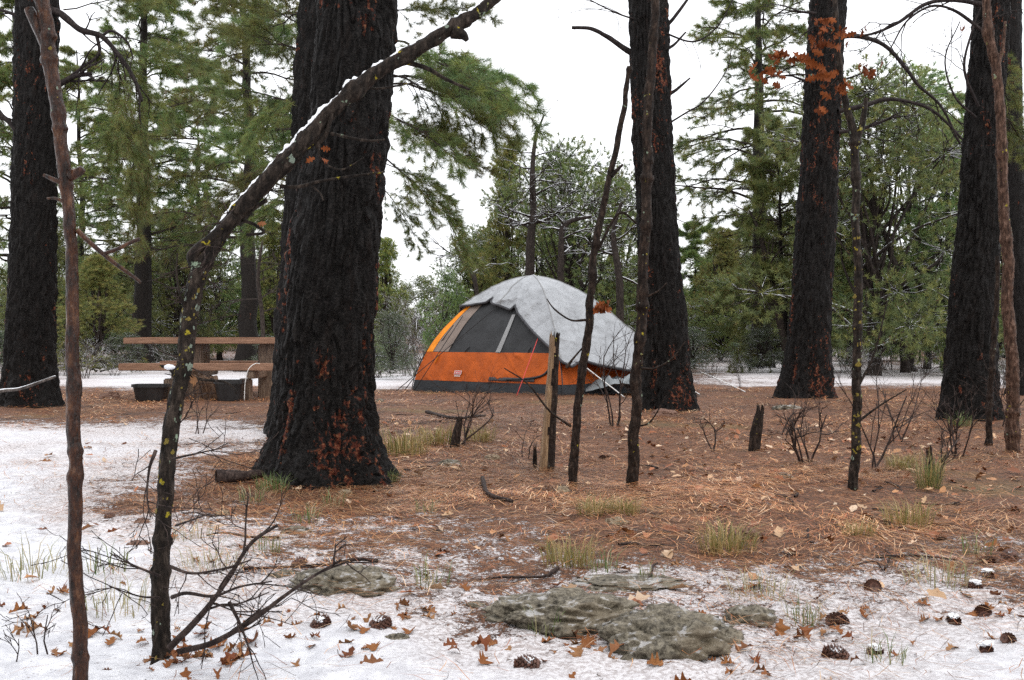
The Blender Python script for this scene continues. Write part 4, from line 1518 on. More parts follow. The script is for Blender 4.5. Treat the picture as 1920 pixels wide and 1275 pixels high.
def sapling(name, path, d, label, material, sides=28, rough=0.16, seed=1, twigs=(), stubs=(), base_ground=True, dlean=0.0, cat='sapling', thin=0.74):
    """path of (px, py, width) from the foot up; dlean is how far the top leans away"""
    n0 = len(path)
    P = np.array([pxw(p[0], p[1], d + dlean * i / (n0 - 1)) for i, p in enumerate(path)])
    b = P[0].copy()
    b[2] = gz(b[0], b[1])
    P[0, 2] = b[2] - 0.06
    R = np.array([p[2] * thin * 0.5 / F * (d + dlean * i / (n0 - 1)) for i, p in enumerate(path)])
    r = empty(name, b, label, cat)
    n = 36 * n0
    Q = catmull(P - b, n)
    RR = np.interp(np.linspace(0, 1, n), np.linspace(0, 1, n0), R)
    RR[:6] *= np.linspace(1.25, 1.0, 6)
    rk = np.random.default_rng(seed * 13 + 1)
    arc = np.concatenate([[0], np.cumsum(np.linalg.norm(np.diff(Q, axis=0), axis=1))])
    for ax_ in (0, 1):
        w_ = fbm(np.stack([arc * 5.5 / (R.mean() / 0.03) + seed * 7 + ax_ * 31, 0 * arc, 0 * arc], -1), 3) - 0.5
        Q[:, ax_] += w_ * 1.0 * R.mean() * np.clip(arc / 0.2, 0, 1)
    for _ in range(int(arc[-1] / (R.mean() * 9))):
        c_ = rk.uniform(0.03, 1) * arc[-1]
        RR = RR * (1 + rk.uniform(0.08, 0.30) * np.exp(-((arc - c_) / (R.mean() * rk.uniform(0.5, 1.1))) ** 2))
    mb = MB()
    V, f = tube(Q, RR, sides, True, rough, seed, 95, 0.30)
    mb.add(V, f)
    obj('stem', mb.mesh('stem', [M[material]]), r)
    for pts, w0, w1 in stubs:
        mb = MB()
        limb(mb, [pxw(a[0], a[1], d + (a[2] if len(a) > 2 else 0)) for a in pts], w0 * .5 / F * d, w1 * .5 / F * d, 10, 0.2, seed, b)
        obj('branch', mb.mesh('branch', [M[material]]), r)
    return r, Q, RR, b


def add_lichen(r, Q, RR, lo, hi, count, seed, yellow=0.5, size=(0.008, 0.018), face=-1.57, arc=1.3):
    rng = np.random.default_rng(seed)
    T = np.gradient(Q, axis=0)
    for k in range(count):
        i = int(rng.uniform(lo, hi) * (len(Q) - 1))
        t = unit(T[i])
        a = face + rng.uniform(-arc, arc)
        o = np.array([math.cos(a), math.sin(a), 0.0])
        o = unit(o - t * np.dot(o, t))
        p = Q[i] + o * RR[i] * 0.98
        me = (LY if rng.uniform() < yellow else LG)[k % 2]
        q = Vector(o).to_track_quat('Z', 'Y')
        s = rng.uniform(*size) * rng.choice([0.28, 0.4, 0.62])
        ob = obj('lichen', me, r, p)
        ob.rotation_mode = 'QUATERNION'
        ob.rotation_quaternion = q
        ob.scale = (s * rng.uniform(.7, 1.1), s * rng.uniform(.8, 1.3), s * 0.35)


# the wet red sapling at the left edge
r1, Q1, R1_, b1 = sapling('oak_sapling', [(157, 1345, 46), (150, 1200, 42), (143, 1050, 38), (140, 900, 39), (138, 750, 39), (136, 600, 36), (131, 450, 34), (124, 340, 38), (117, 270, 36), (104, 180, 40), (91, 90, 42), (80, 0, 40), (72, -90, 38)], 2.3,
                          'wet reddish sapling with glistening bark at the far left', 'oak_wet', 44, 0.15, 2, thin=0.64,
                          stubs=[([(98, 110), (78, 66), (60, 30), (54, 16)], 26, 18), ([(128, 345), (104, 338), (82, 328)], 14, 7), ([(130, 330), (148, 322), (156, 316)], 22, 14),
                                 ([(145, 432), (170, 456), (210, 490), (245, 515), (264, 530)], 11, 6), ([(194, 476), (222, 466), (242, 456), (262, 448)], 8, 8), ([(122, 380), (104, 372), (88, 372)], 8, 4)])
add_lichen(r1, Q1, R1_, 0.70, 0.98, 9, 3, 0.6, (0.006, 0.014))

# the bent, snow-covered oak sapling
arch = [(302, 1246, 62), (304, 1120, 52), (308, 960, 48), (322, 810, 46), (342, 690, 46), (356, 580, 48), (376, 500, 50), (424, 425, 46), (484, 355, 48), (560, 275, 48), (612, 215, 46), (690, 150, 42), (770, 100, 40), (850, 52, 40), (905, 18, 34), (955, -25, 30)]
r2, Q2, R2_, b2 = sapling('oak_sapling', arch, 2.7, 'bent lichen-spotted sapling arching across the upper left with snow on top', 'oak_dark', 44, 0.22, 5, dlean=0.35, thin=0.62,
                          stubs=[([(850, 58, .3), (868, 66, .3), (876, 76, .3)], 34, 10), ([(372, 500, .13), (362, 478, .13), (405, 440, .15), (440, 405, .15)], 26, 22),
                                 ([(525, 350, .2), (560, 350, .2), (600, 340, .2), (660, 330, .2), (722, 322, .2)], 9, 4), ([(580, 345, .2), (600, 362, .2), (606, 376, .2)], 5, 3),
                                 ([(590, 275, .22), (612, 250, .22), (622, 212, .22)], 12, 9), ([(620, 250, .22), (655, 258, .22), (690, 264, .22), (722, 262, .22)], 8, 4), ([(598, 270, .22), (602, 300, .22), (640, 318, .22), (682, 296, .22)], 5, 3),
                                 ([(500, 375, .2), (470, 395, .2), (450, 412, .2)], 10, 7), ([(445, 412, .2), (475, 420, .2), (494, 436, .2), (462, 440, .2)], 8, 6),
                                 ([(755, 115, .3), (800, 128, .3), (835, 148, .3), (880, 168, .3)], 12, 6), ([(690, 165, .3), (720, 165, .3), (776, 155, .3)], 6, 3),
                                 ([(345, 575, .1), (336, 545, .1), (331, 510, .1), (333, 475, .1)], 6, 3), ([(347, 568, .1), (320, 548, .1)], 5, 3),
                                 ([(345, 700, .1), (380, 712, .1), (420, 716, .1), (440, 730, .1), (442, 740, .1)], 7, 3), ([(330, 705, .1), (318, 690, .1), (300, 686, .1)], 12, 5)])
add_lichen(r2, Q2, R2_, 0.02, 0.40, 60, 6, 0.75, (0.006, 0.013))
add_lichen(r2, Q2, R2_, 0.26, 0.42, 14, 8, 0.1, (0.010, 0.018))
add_lichen(r2, Q2, R2_, 0.45, 0.92, 9, 9, 0.1, (0.008, 0.014))
# snow lying along the top of the arch
i0, i1 = int(0.43 * len(Q2)), len(Q2)
TT = np.gradient(Q2, axis=0)
SN, SR = [], []
for i in range(i0, i1):
    t = unit(TT[i])
    up = unit(np.array([0, 0, 1.0]) - t * t[2])
    SN.append(Q2[i] + up * RR_ if False else Q2[i] + up * R2_[i] * 0.86)
    SR.append(R2_[i] * 0.33)
SN = np.array(SN); SR = np.array(SR)
SR = SR * (0.25 + 1.35 * fbm(np.stack([np.arange(len(SR)) * 0.35, 0 * SR, 0 * SR], -1), 2)) * np.clip(np.arange(len(SR)) / 6, 0.1, 1)
mb = MB()
V, f = tube(SN, SR, 14, True, 0.45, 3, 70, 0.8)
mb.add(V, f)
obj('snow_cap', mb.mesh('snow_cap', [M['snow']]), r2)
mb = MB()
c = pxw(318, 688, 2.76) - b2
bm = bmesh.new(); bmesh.ops.create_icosphere(bm, subdivisions=4, radius=1)
ico_v = np.array([v.co[:] for v in bm.verts]); ico_f = np.array([[v.index for v in f.verts] for f in bm.faces])
bm.free()
mb.add(ico_v * (1 + 0.5 * (fbm(ico_v * 2.2, 3) - .5))[:, None] * np.array([.013, .012, .007]) + c, ico_f)
obj('snow_lump', mb.mesh('snow_lump', [M['snow']]), r2)
# bare side shoots near its foot
rng = np.random.default_rng(12)
for pts, w0 in [([(318, 1215), (380, 1150), (425, 1090), (455, 1040), (480, 1010), (520, 985)], 13), ([(335, 1222), (400, 1205), (470, 1165), (530, 1120), (580, 1085), (640, 1050)], 12),
                ([(322, 1120), (350, 1112), (400, 1118), (450, 1100), (510, 1090)], 8), ([(318, 1062), (360, 1075), (420, 1066), (470, 1050)], 7), ([(300, 1080), (255, 1062), (215, 1040)], 6),
                ([(298, 1120), (262, 1118), (205, 1100)], 5), ([(330, 985), (360, 975), (395, 962)], 5), ([(292, 845), (280, 880), (276, 930), (282, 970)], 7), ([(325, 860), (370, 850), (425, 838)], 5), ([(430, 1130), (450, 1170), (470, 1225)], 8)]:
    mb = MB()
    k = 2.62 / F * 0.5
    P = np.array([pxw(a, c_, 2.62 - 0.12 * i / len(pts)) for i, (a, c_) in enumerate(pts)]) - b2
    limb(mb, P, w0 * k, w0 * k * 0.35, 8, 0.2, w0)
    Q = catmull(P, 24)
    for q in range(5):
        i = rng.integers(5, 23)
        grow(mb, Q[i], unit(Q[i] - Q[i - 1]) + rng.normal(0, 0.55, 3), rng.uniform(0.05, 0.16), w0 * k * 0.38, 2, rng, 0.35, 0, (1, 3), 0.6, 0.6, 4)
    obj('side_shoot', mb.mesh('side_shoot', [M['twig']]), r2)
for key_, (r_, Q_, R_, b_, lo) in {'a': (r2, Q2, R2_, b2, 0.2)}.items():
    mb = MB()
    for q in range(26):
        i = int(rng.uniform(lo, 0.52) * len(Q_))
        a = rng.uniform(-2.8, 0.2)
        grow(mb, Q_[i], (math.cos(a), math.sin(a) * .5, rng.uniform(-.4, .6)), rng.uniform(0.04, 0.10), 0.0022, 1, rng, 0.4, 0, (1, 3), 0.6, 0.6, 4)
    tag(obj('twiglets', mb.mesh('twiglets', [M['twig']]), r_), kind='stuff')

# slim saplings further in
r3, Q3, R3_, b3 = sapling('oak_sapling', [(1073, 906, 24), (1080, 820, 22), (1088, 730, 21), (1102, 620, 21), (1110, 520, 20), (1122, 430, 18), (1140, 350, 16), (1158, 260, 15), (1172, 190, 14), (1181, 125, 10)], 6.1,
                          'slim dark sapling leaning right in front of the tent', 'oak_brown', 18, 0.16, 7,
                          stubs=[([(1146, 330), (1158, 318), (1168, 308)], 10, 5), ([(1100, 600), (1070, 600), (1040, 580), (1025, 560)], 5, 2), ([(1062, 690), (1075, 672), (1094, 650)], 6, 3), ([(1120, 470), (1160, 400), (1195, 420)], 6, 3), ([(1071, 800), (1030, 770), (990, 720), (945, 690)], 5, 2)])
add_lichen(r3, Q3, R3_, 0.1, 0.6, 6, 4, 0.3, (0.01, 0.018))
r4, Q4, R4_, b4 = sapling('oak_sapling', [(1183, 912, 30), (1187, 840, 28), (1194, 720, 27), (1203, 600, 27), (1208, 480, 26), (1212, 340, 25), (1217, 200, 24), (1224, 80, 22), (1228, -40, 20)], 6.0,
                          'tall brown sapling standing right in front of the scarred trunk', 'oak_brown', 20, 0.16, 8,
                          stubs=[([(1195, 690), (1230, 690), (1262, 670), (1285, 640)], 5, 2), ([(1192, 800), (1220, 790), (1250, 740)], 4, 2), ([(1205, 560), (1235, 545), (1250, 530)], 4, 2)])
add_lichen(r4, Q4, R4_, 0.05, 0.7, 12, 5, 0.5, (0.008, 0.016))
r5, Q5, R5_, b5 = sapling('oak_sapling', [(1598, 926, 27), (1603, 850, 24), (1607, 740, 23), (1608, 600, 22), (1606, 450, 21), (1604, 330, 21), (1603, 255, 22), (1588, 200, 17), (1576, 140, 15), (1568, 60, 13), (1562, -40, 12)], 5.7,
                          'lichened sapling with rust-red leaves left of the broad right trunk', 'oak_dark', 20, 0.16, 9,
                          stubs=[([(1606, 262), (1616, 235), (1622, 200), (1624, 184)], 14, 8), ([(1612, 720), (1640, 660), (1665, 560)], 5, 2), ([(1610, 790), (1650, 760), (1700, 730)], 5, 2), ([(1575, 130), (1540, 140), (1490, 140), (1440, 145)], 5, 2), ([(1568, 60), (1530, 50), (1500, 70)], 4, 2),
                                 ([(1580, 150), (1610, 140), (1640, 125)], 4, 2), ([(1578, 140), (1550, 165), (1525, 170)], 4, 2)])
add_lichen(r5, Q5, R5_, 0.08, 0.45, 40, 7, 0.95, (0.010, 0.022))
r6, Q6, R6_, b6 = sapling('oak_sapling', [(1900, 852, 34), (1897, 760, 32), (1893, 620, 30), (1888, 480, 28), (1882, 340, 25), (1876, 220, 24), (1868, 130, 24), (1852, 60, 22), (1846, -40, 20)], 7.7,
                          'pale peeling sapling in front of the broad right trunk', 'oak_pale', 18, 0.16, 10, stubs=[([(1868, 130), (1880, 90), (1885, 40)], 9, 5)])
add_lichen(r6, Q6, R6_, 0.02, 0.4, 8, 11, 0.8, (0.012, 0.022))
r7, Q7, R7_, b7 = sapling('oak_sapling', [(1853, 832, 17), (1856, 760, 15), (1862, 660, 14), (1868, 560, 12), (1872, 480, 10)], 8.2,
                          'thin dark stem between the broad right trunk and pale sapling', 'oak_brown', 12, 0.16, 12)
mb = MB()
rng = np.random.default_rng(31)

# broken post-like snag and stumps
def snag(path, d, label, name='broken_snag', split=True, seed=3):
    b = pxw(path[0][0], path[0][1], d); b[2] = gz(b[0], d)
    r = empty(name, b, label, 'stump')
    P = np.array([pxw(p[0], p[1], d) for p in path]) - b
    P[0, 2] = -0.06
    R = np.array([p[2] * .5 / F * d for p in path])
    n = 40
    Q = catmull(P, n)
    RR = np.interp(np.linspace(0, 1, n), np.linspace(0, 1, len(R)), R)
    V, f = tube(Q, RR, 24, True, 0.14, seed, 55, 0.25)
    # jagged top
    rngl = np.random.default_rng(seed)
    ringv = V[(n - 3) * 24:(n) * 24]
    V[(n - 2) * 24:(n - 1) * 24, 2] += rngl.uniform(-0.02, 0.05, 24)
    V[(n - 1) * 24:n * 24, 2] += rngl.uniform(-0.05, 0.05, 24)
    V[-1, 2] -= 0.06
    mb = MB(); mb.add(V, f)
    me = mb.mesh('bark', [M['oak_brown'], M['bare_wood']])
    if split:
        nf = len(me.polygons)
        for p in me.polygons:
            c = p.center
            q = Q[min(range(n), key=lambda i: abs(Q[i][2] - c[2]))]
            if c[0] - q[0] < -0.001 + 0.006 * math.sin(c[2] * 19) and c[1] < 0.02:
                p.material_index = 1
    obj('bark', me, r)
    return r


M['bare_wood'] = wood('split_bare_wood', [(.12, .065, .030), (.23, .135, .065), (.36, .24, .13)], (14, 14, 1))
snag([(1024, 876, 30), (1030, 800, 25), (1036, 710, 22), (1040, 632, 18)], 6.9, 'upright broken snag with bare tan wood in front of the tent')
snag([(1412, 852, 24), (1418, 810, 22), (1426, 768, 14)], 7.7, 'short leaning black stump right of the scarred trunk', 'stump', False, 5)
snag([(1746, 912, 22), (1744, 880, 17), (1742, 850, 10)], 6.0, 'small dead stub inside the tall grass clump at the right', 'stump', False, 6)
snag([(850, 838, 20), (856, 815, 17), (862, 790, 10)], 8.1, 'low brown stub with twigs in front of the tent', 'stump', False, 7)
snag([(1003, 872, 8), (1003, 858, 8), (1003, 842, 6)], 7.0, 'tiny dark stick upright left of the broken snag', 'stump', False, 8)

# bare little shrubs
def twig_shrub(px, py, H, label, seed, stems=4, r0=0.008, lean=(0, 0), spread=0.35, depth=3):
    g = ground_at(px, py)
    rng = np.random.default_rng(seed)
    r = empty('bare_shrub', g, label, 'shrub')
    for k in range(stems):
        mb = MB()
        az = rng.uniform(0, 2 * math.pi)
        grow(mb, (rng.normal(0, .025), rng.normal(0, .025), -0.03), (math.cos(az) * spread + lean[0], math.sin(az) * spread, 1), H * rng.uniform(0.45, 0.7), r0 * rng.uniform(.7, 1.2), depth, rng, 0.3, -0.05, (2, 3), 0.42, 0.62, 5)
        obj('stem', mb.mesh('stem', [M['twig']]), r)
    return r


twig_shrub(868, 836, 0.62, 'bare twiggy shrub before the orange tent panel', 81, 4, 0.008, (0.25, 0))
twig_shrub(1512, 868, 0.50, 'black bare shrub between the stump and the lichened sapling', 82, 5, 0.009)
twig_shrub(1340, 845, 0.36, 'crooked dark twigs left of the leaning black stump', 83, 2, 0.008, (-0.3, 0))
twig_shrub(1150, 800, 1.05, 'thin bare shrub in front of the silver rainfly', 84, 4, 0.009, (0, 0), 0.22)
twig_shrub(1640, 880, 0.9, 'thin bare shoots right of the lichened sapling', 85, 3, 0.007, (0.35, 0), 0.3)
twig_shrub(1680, 830, 0.55, 'small bare shrub left of the broad right trunk', 86, 3, 0.007)
twig_shrub(1795, 858, 0.55, 'bare stems at the foot of the broad right trunk', 87, 4, 0.008)
twig_shrub(1755, 912, 0.42, 'dark stems beside the tall grass clump at the right', 88, 2, 0.009)
twig_shrub(1390, 728, 0.62, 'slender forked twig standing beyond the white rope', 89, 2, 0.007)
twig_shrub(985, 860, 0.30, 'short bare twigs left of the broken snag', 90, 2, 0.005)
twig_shrub(370, 815, 0.50, 'dark bare twigs in front of the firewood bundle', 91, 3, 0.006)
twig_shrub(345, 735, 0.45, 'dark twig standing right of the boulder by the left trunk', 92, 2, 0.006)
twig_shrub(1885, 800, 0.9, 'bare twigs between the two right-hand saplings', 93, 4, 0.007)
twig_shrub(1300, 760, 0.45, 'fine twigs right beside the foot of the scarred trunk', 94, 3, 0.005)
twig_shrub(60, 1240, 0.22, 'bare shoots in the snow at the lower left', 95, 3, 0.003)
twig_shrub(1470, 815, 0.5, 'crooked black stems right of the leaning stump', 96, 3, 0.009, (0.2, 0))

# ------------------------------------------------------------------ stones
def rock(px, py, w, h, label, m='rock', seed=1, depthk=0.8, sub=4, name='stone', sink=0.35, lump=0.45, flat=1.0, group=None):
    """w,h in photograph pixels as seen; py is the foot"""
    g = ground_at(px, py)
    k = g[1] / F
    W, Hh = w * k, h * k * 0.8
    D = W * depthk
    g[1] += D * 0.45
    g[2] = gz(g[0], g[1])
    bm = bmesh.new()
    bmesh.ops.create_icosphere(bm, subdivisions=sub, radius=1)
    v = np.array([q.co[:] for q in bm.verts]); f = np.array([[q.index for q in p.verts] for p in bm.faces])
    bm.free()
    n1 = fbm(v * 1.1 + seed * 7.1, 3) - 0.5
    n2 = fbm(v * 3.2 + seed * 3.3, 4) - 0.5
    n3 = np.abs(fbm(v * 2.3 + seed, 4) - 0.5)
    n4 = fbm(v * 11 + seed, 3) - 0.5
    ck = plates(v * np.array([1.5, 1.5, 2.2]) + seed * 1.3 + 0.5 * n2[:, None])
    v = v * (1 + lump * 1.6 * n1 + 0.40 * n2 - 0.35 * n3 + 0.10 * n4 - 0.13 * (1 - ck))[:, None]
    v[:, 2] = np.where(v[:, 2] > 0, np.abs(v[:, 2]) ** (1 / (1 + 0.35 * flat)), v[:, 2])
    top = v[:, 2].max()
    v = v * np.array([W / 2, D / 2, Hh / (top * (1 - 0.0))])
    mb = MB(); mb.add(v, f)
    o = obj(name, mb.mesh(name, [M[m]]), None, (g[0], g[1], g[2] - Hh * 0.12))
    tag(o, label, 'rock', group)
    return o


rock(1062, 1196, 330, 88, 'long flat wet grey rock in the foreground, left part of the outcrop', 'rock', 11, 0.75, 6, 'flat_rock', lump=0.25)
rock(1270, 1246, 290, 108, 'rounded wet grey rock in the foreground, right part of the outcrop', 'rock', 12, 0.8, 6, 'boulder', lump=0.30)
rock(1180, 1112, 250, 22, 'low grey slab just behind the foreground outcrop', 'rock', 13, 0.6, 5, 'flat_rock', lump=0.2)
rock(1412, 1180, 105, 52, 'small grey rock right of the foreground outcrop', 'rock', 14, 0.9, 5, 'stone')
rock(630, 1122, 210, 66, 'grey rock half buried left of the foreground outcrop', 'rock', 15, 0.8, 6, 'flat_rock', lump=0.3)
rock(530, 1090, 70, 24, 'low dark stone at the left end of the buried grey rock', 'rock', 16, 0.8, 5)
rock(202, 749, 40, 22, 'brown boulder lying right of the left charred trunk', 'rock_red', 17, 0.9, 5, 'boulder')
rock(1247, 783, 54, 23, 'reddish stone at the foot of the scarred trunk', 'rock_red', 18, 0.8, 5)
rock(924, 864, 36, 16, 'pale tan stone in the needles left of the broken snag', 'rock_tan', 19, 0.8, 4)
rock(1157, 985, 46, 20, 'tan stone below the yellow grass tuft', 'rock_tan', 20, 0.8, 5)
rock(1412, 1014, 42, 34, 'reddish stone beside straw-coloured grass at right centre', 'rock_red', 21, 0.9, 5)
rock(842, 876, 44, 20, 'dark grey stone half sunk right of the huge trunk', 'rock', 22, 0.8, 5)
rock(556, 1004, 58, 22, 'grey-brown stone in the thin snow below the huge trunk', 'rock', 23, 0.8, 5)
rock(570, 1038, 34, 14, 'small black stone above the buried grey rock', 'rock', 24, 0.8, 4)
rock(252, 1029, 48, 20, 'brown stone in the snow left of the bent sapling', 'rock_red', 25, 0.9, 5)
rock(415, 968, 32, 16, 'small tan stone right of the bent sapling', 'rock_tan', 26, 0.8, 4)
rock(712, 754, 16, 10, 'small grey stone on the needles left of the tent', 'rock', 27, 0.8, 4)
rock(1478, 768, 62, 13, 'flat dark stone on the needles below the reddish trunk', 'rock', 28, 0.8, 4)
rock(1056, 926, 30, 20, 'small tan stone at the foot of the leaning slim sapling', 'rock_tan', 29, 0.8, 4)
rock(330, 938, 26, 15, 'dark reddish stone just right of the wet sapling', 'rock_red', 30, 0.8, 4)
rock(262, 985, 32, 18, 'snow-edged dark stone between the two left saplings', 'rock_red', 31, 0.8, 4)
rock(645, 928, 30, 14, 'tan stone near the roots of the huge trunk', 'rock_tan', 32, 0.8, 4)
rock(1476, 898, 40, 16, 'grey stone in the leaves right of the leaning stump', 'rock', 33, 0.8, 4)
rock(600, 902, 66, 36, 'dark lichened stone wedged against the huge trunk', 'rock', 34, 0.7, 5)
rock(742, 1206, 50, 20, 'small grey stone in the snow left of the outcrop', 'rock', 35, 0.7, 4)
rock(890, 1140, 44, 12, 'thin grey stone at the upper left of the outcrop', 'rock', 36, 0.7, 4)

# ------------------------------------------------------------------ fallen needles (uncountable)
def fallen_needles():
    rng = np.random.default_rng(77)
    parts = []
    for y0, y1, dens, wid, ln in ((2.3, 4.2, 2600, 0.0018, 0.12), (4.2, 7.0, 3000, 0.0025, 0.13), (7.0, 11.0, 1050, 0.0040, 0.14), (11.0, 18.0, 300, 0.0065, 0.16)):
        half = y1 * 0.50 + 0.4
        n = int(dens * (y1 - y0) * 2 * half)
        x = rng.uniform(-half, half, n); y = rng.uniform(y0, y1, n)
        s = snow_cover(x, y)
        cl = fbm(xyz(x * 1.1, y * 1.1, 9.1), 3)
        keep = rng.uniform(0, 1, n) < np.clip((1.08 - s) ** 1.6, 0.03, 1) * np.clip((cl - 0.36) * 4.0, 0.10, 1.0)
        parts.append((x[keep], y[keep], np.full(keep.sum(), wid), np.full(keep.sum(), ln)))
    x, y, w, l = [np.concatenate(a) for a in zip(*parts)]
    n = len(x)
    swirl = fbm(xyz(x * 0.9, y * 0.9, 2.0), 2) * 7
    a = swirl + rng.normal(0, 0.8, n)
    l = l * rng.uniform(0.5, 1.15, n)
    z = G(x, y) + micro(x, y) + rng.uniform(0.003, 0.024, n)
    tilt = rng.normal(0, 0.12, n)
    D = np.stack([np.cos(a), np.sin(a), tilt], -1)
    S = np.stack([-np.sin(a), np.cos(a), 0 * a], -1)
    bend = rng.normal(0, 0.10, n)
    c = np.stack([x, y, z], -1)
    p0 = c - D * (l / 2)[:, None]
    p2 = c + D * (l / 2)[:, None] + S * (bend * l)[:, None]
    p1 = c + S * (bend * l * -0.25)[:, None] + np.array([0, 0, 0.004])
    zmin = lambda p: np.maximum(p[:, 2], G(p[:, 0], p[:, 1]) + 0.001)
    p0[:, 2] = zmin(p0); p2[:, 2] = zmin(p2)
    W = S * (w / 2)[:, None]
    V = np.stack([p0 - W, p0 + W, p1 - W, p1 + W, p2], 1).reshape(-1, 3)
    b = np.arange(n)[:, None] * 5
    q = b + np.array([[0, 1, 3, 2]])
    t = b + np.array([[2, 3, 4]])
    pal = np.array([[.46, .185, .065], [.62, .345, .165], [.31, .100, .038], [.72, .50, .32], [.52, .26, .11], [.11, .042, .022], [.035, .018, .013]])
    patch = 0.35 + 1.15 * np.clip(fbm(xyz(x * 0.9, y * 0.9, 6.2), 3) * 1.5 - 0.25, 0, 1)[:, None]
    col = patch * pal[rng.choice(7, n, p=[.22, .16, .22, .07, .13, .11, .09])] * rng.uniform(0.7, 1.2, (n, 1))
    mb = MB()
    mb.add(V, [q, t], 0, np.repeat(col, 5, 0))
    o = obj('fallen_needles', mb.mesh('fallen_needles', [M['litter']], use_col=True))
    tag(o, 'rust-brown fallen pine needles carpeting the forest floor', 'needles', kind='stuff')


fallen_needles()

# ------------------------------------------------------------------ oak leaves
def leaf_geo(seed, nt=9, L=0.085):
    rng = np.random.default_rng(seed)
    t = np.linspace(0, 1, nt)
    lob = 1 + 0.42 * np.cos(t * 2 * math.pi * 3.2 + rng.uniform(0, 0.8))
    w = 0.27 * np.sin(np.pi * np.clip(t * 0.96 + 0.03, 0, 1)) ** 0.75 * lob
    curl = rng.uniform(0.3, 1.3); bendv = rng.normal(0, 0.5)
    V = []
    for side in (0, -1, 1):
        yy = side * w * L
        zz = curl * (yy / L) ** 2 * L * 1.6 + bendv * L * (t - 0.5) ** 2 + rng.normal(0, 0.012, nt) * L * abs(side)
        V.append(np.stack([(t - 0.5) * L, yy, zz], -1))
    V = np.concatenate(V)
    V[:, 2] -= V[:, 2].min()
    i = np.arange(nt - 1)
    q1 = np.stack([i, i + 1, i + nt + 1, i + nt], -1)
    q2 = np.stack([i + 1, i, i + 2 * nt, i + 2 * nt + 1], -1)
    return V, np.concatenate([q1, q2])


def leaf_mesh(seed, m, L=0.085):
    V, q = leaf_geo(seed, 27, L)
    mb = MB(); mb.add(V, q)
    return mb.mesh('oak_leaf', [m])


LEAF = [leaf_mesh(s, M['leaf']) for s in range(10)]
LEAFR = [leaf_mesh(s + 10, M['leaf_red'], 0.10) for s in range(4)]


def scatter_leaves():
    rng = np.random.default_rng(9)
    cnt = 0
    spots = []
    # heaps seen at the foot of the bent sapling, by the rocks and at lower right
    for cx, cy, sp, k in [(350, 1225, 45, 26), (430, 1235, 50, 18), (150, 1195, 40, 7), (60, 1150, 40, 8), (70, 1180, 30, 4), (1000, 1205, 90, 12), (1180, 1225, 80, 12), (690, 1150, 90, 12), (820, 1135, 60, 10), (1540, 1190, 40, 9), (1390, 1260, 50, 9),
                          (1850, 1120, 60, 12), (1780, 1180, 70, 8), (650, 1220, 60, 7), (1900, 960, 40, 8), (1330, 1150, 60, 6), (560, 1180, 60, 6)]:
        for _ in range(k):
            spots.append((cx + rng.normal(0, sp), cy + rng.normal(0, sp * 0.45)))
    for _ in range(70):
        spots.append((rng.uniform(0, 1920), rng.uniform(1000, 1270)))
    for px, py in spots:
        py = min(max(py, 960), 1300)
        g = ground_at(px, py)
        z = g[2] + float(micro(np.array([g[0]]), np.array([g[1]]))[0]) + 0.004 - rng.uniform(0.0, 0.006)
        s = rng.uniform(0.32, 0.78)
        zone = 'left' if px < 560 else 'middle' if px < 1300 else 'right'
        o = obj('oak_leaf', LEAF[rng.integers(0, 10)], None, (g[0], g[1], z), (rng.normal(0, .4), rng.normal(0, .4), rng.uniform(0, 6.28)), (s * rng.uniform(.7, 1.2), s * rng.uniform(.55, 1.1), s * rng.uniform(.5, 1.5)))
        tag(o, {'left': 'dry brown oak leaf fallen on the snow around the bent sapling', 'middle': 'dry brown oak leaf fallen around the foreground rock outcrop', 'right': 'dry brown oak leaf fallen on the snowy ground at lower right'}[zone], 'leaf', 'fallen oak leaves, ' + zone)
        cnt += 1
    # smaller, farther leaves that cannot be told apart
    n = 1900
    x = rng.uniform(-4.5, 5.0, n); y = rng.uniform(3.2, 10.5, n)
    dens = np.clip(fbm(xyz(x * 0.8, y * 0.8, 5.5), 3) * 2.4 - 0.75 + np.clip(x, -1, 3) * 0.12, 0.05, 1)
    dens *= np.where((x < -1.2) & (y > 5), 0.25, 1.0)
    k = rng.uniform(0, 1, n) < dens
    x, y = x[k], y[k]
    mb = MB()
    pal = np.array([[.42, .20, .085], [.30, .10, .035], [.52, .33, .19], [.24, .08, .03], [.58, .42, .29]])
    geos = [leaf_geo(50 + i, 7, 0.085) for i in range(6)]
    z = G(x, y) + micro(x, y) + rng.uniform(0.004, 0.018, len(x))
    for i in range(len(x)):
        V, q = geos[i % 6]
        A = np.array(Matrix.Rotation(rng.uniform(0, 6.28), 3, 'Z') @ Matrix.Rotation(rng.normal(0, .3), 3, 'X') @ Matrix.Rotation(rng.normal(0, .3), 3, 'Y'))
        mb.add(V @ A.T * rng.uniform(0.45, 0.95) + np.array([x[i], y[i], z[i]]), q, 0, pal[rng.integers(0, 5)] * rng.uniform(0.7, 1.15))
    o = obj('leaf_litter', mb.mesh('leaf_litter', [M['litter']], use_col=True))
    tag(o, 'scattered pale brown leaf litter among the fallen needles', 'leaves', kind='stuff')


scatter_leaves()

# rust leaves still hanging on twigs
def hanging(r, b, d, px, py, n, spread, seed, mesh=LEAFR, size=(0.38, 0.72)):
    rng = np.random.default_rng(seed)
    c = pxw(px, py, d) - b
    k = spread / F * d
    for i in range(int(n * 1.6) if n > 2 else n):
        p = c + rng.normal(0, 1, 3) * np.array([k, k * 0.6, k * 0.6])
        s = rng.uniform(*size)
        obj('hanging_leaf', mesh[i % len(mesh)], r, p, (rng.uniform(0.9, 2.2), rng.normal(0, .5), rng.uniform(0, 6.28)), (s, s, s))


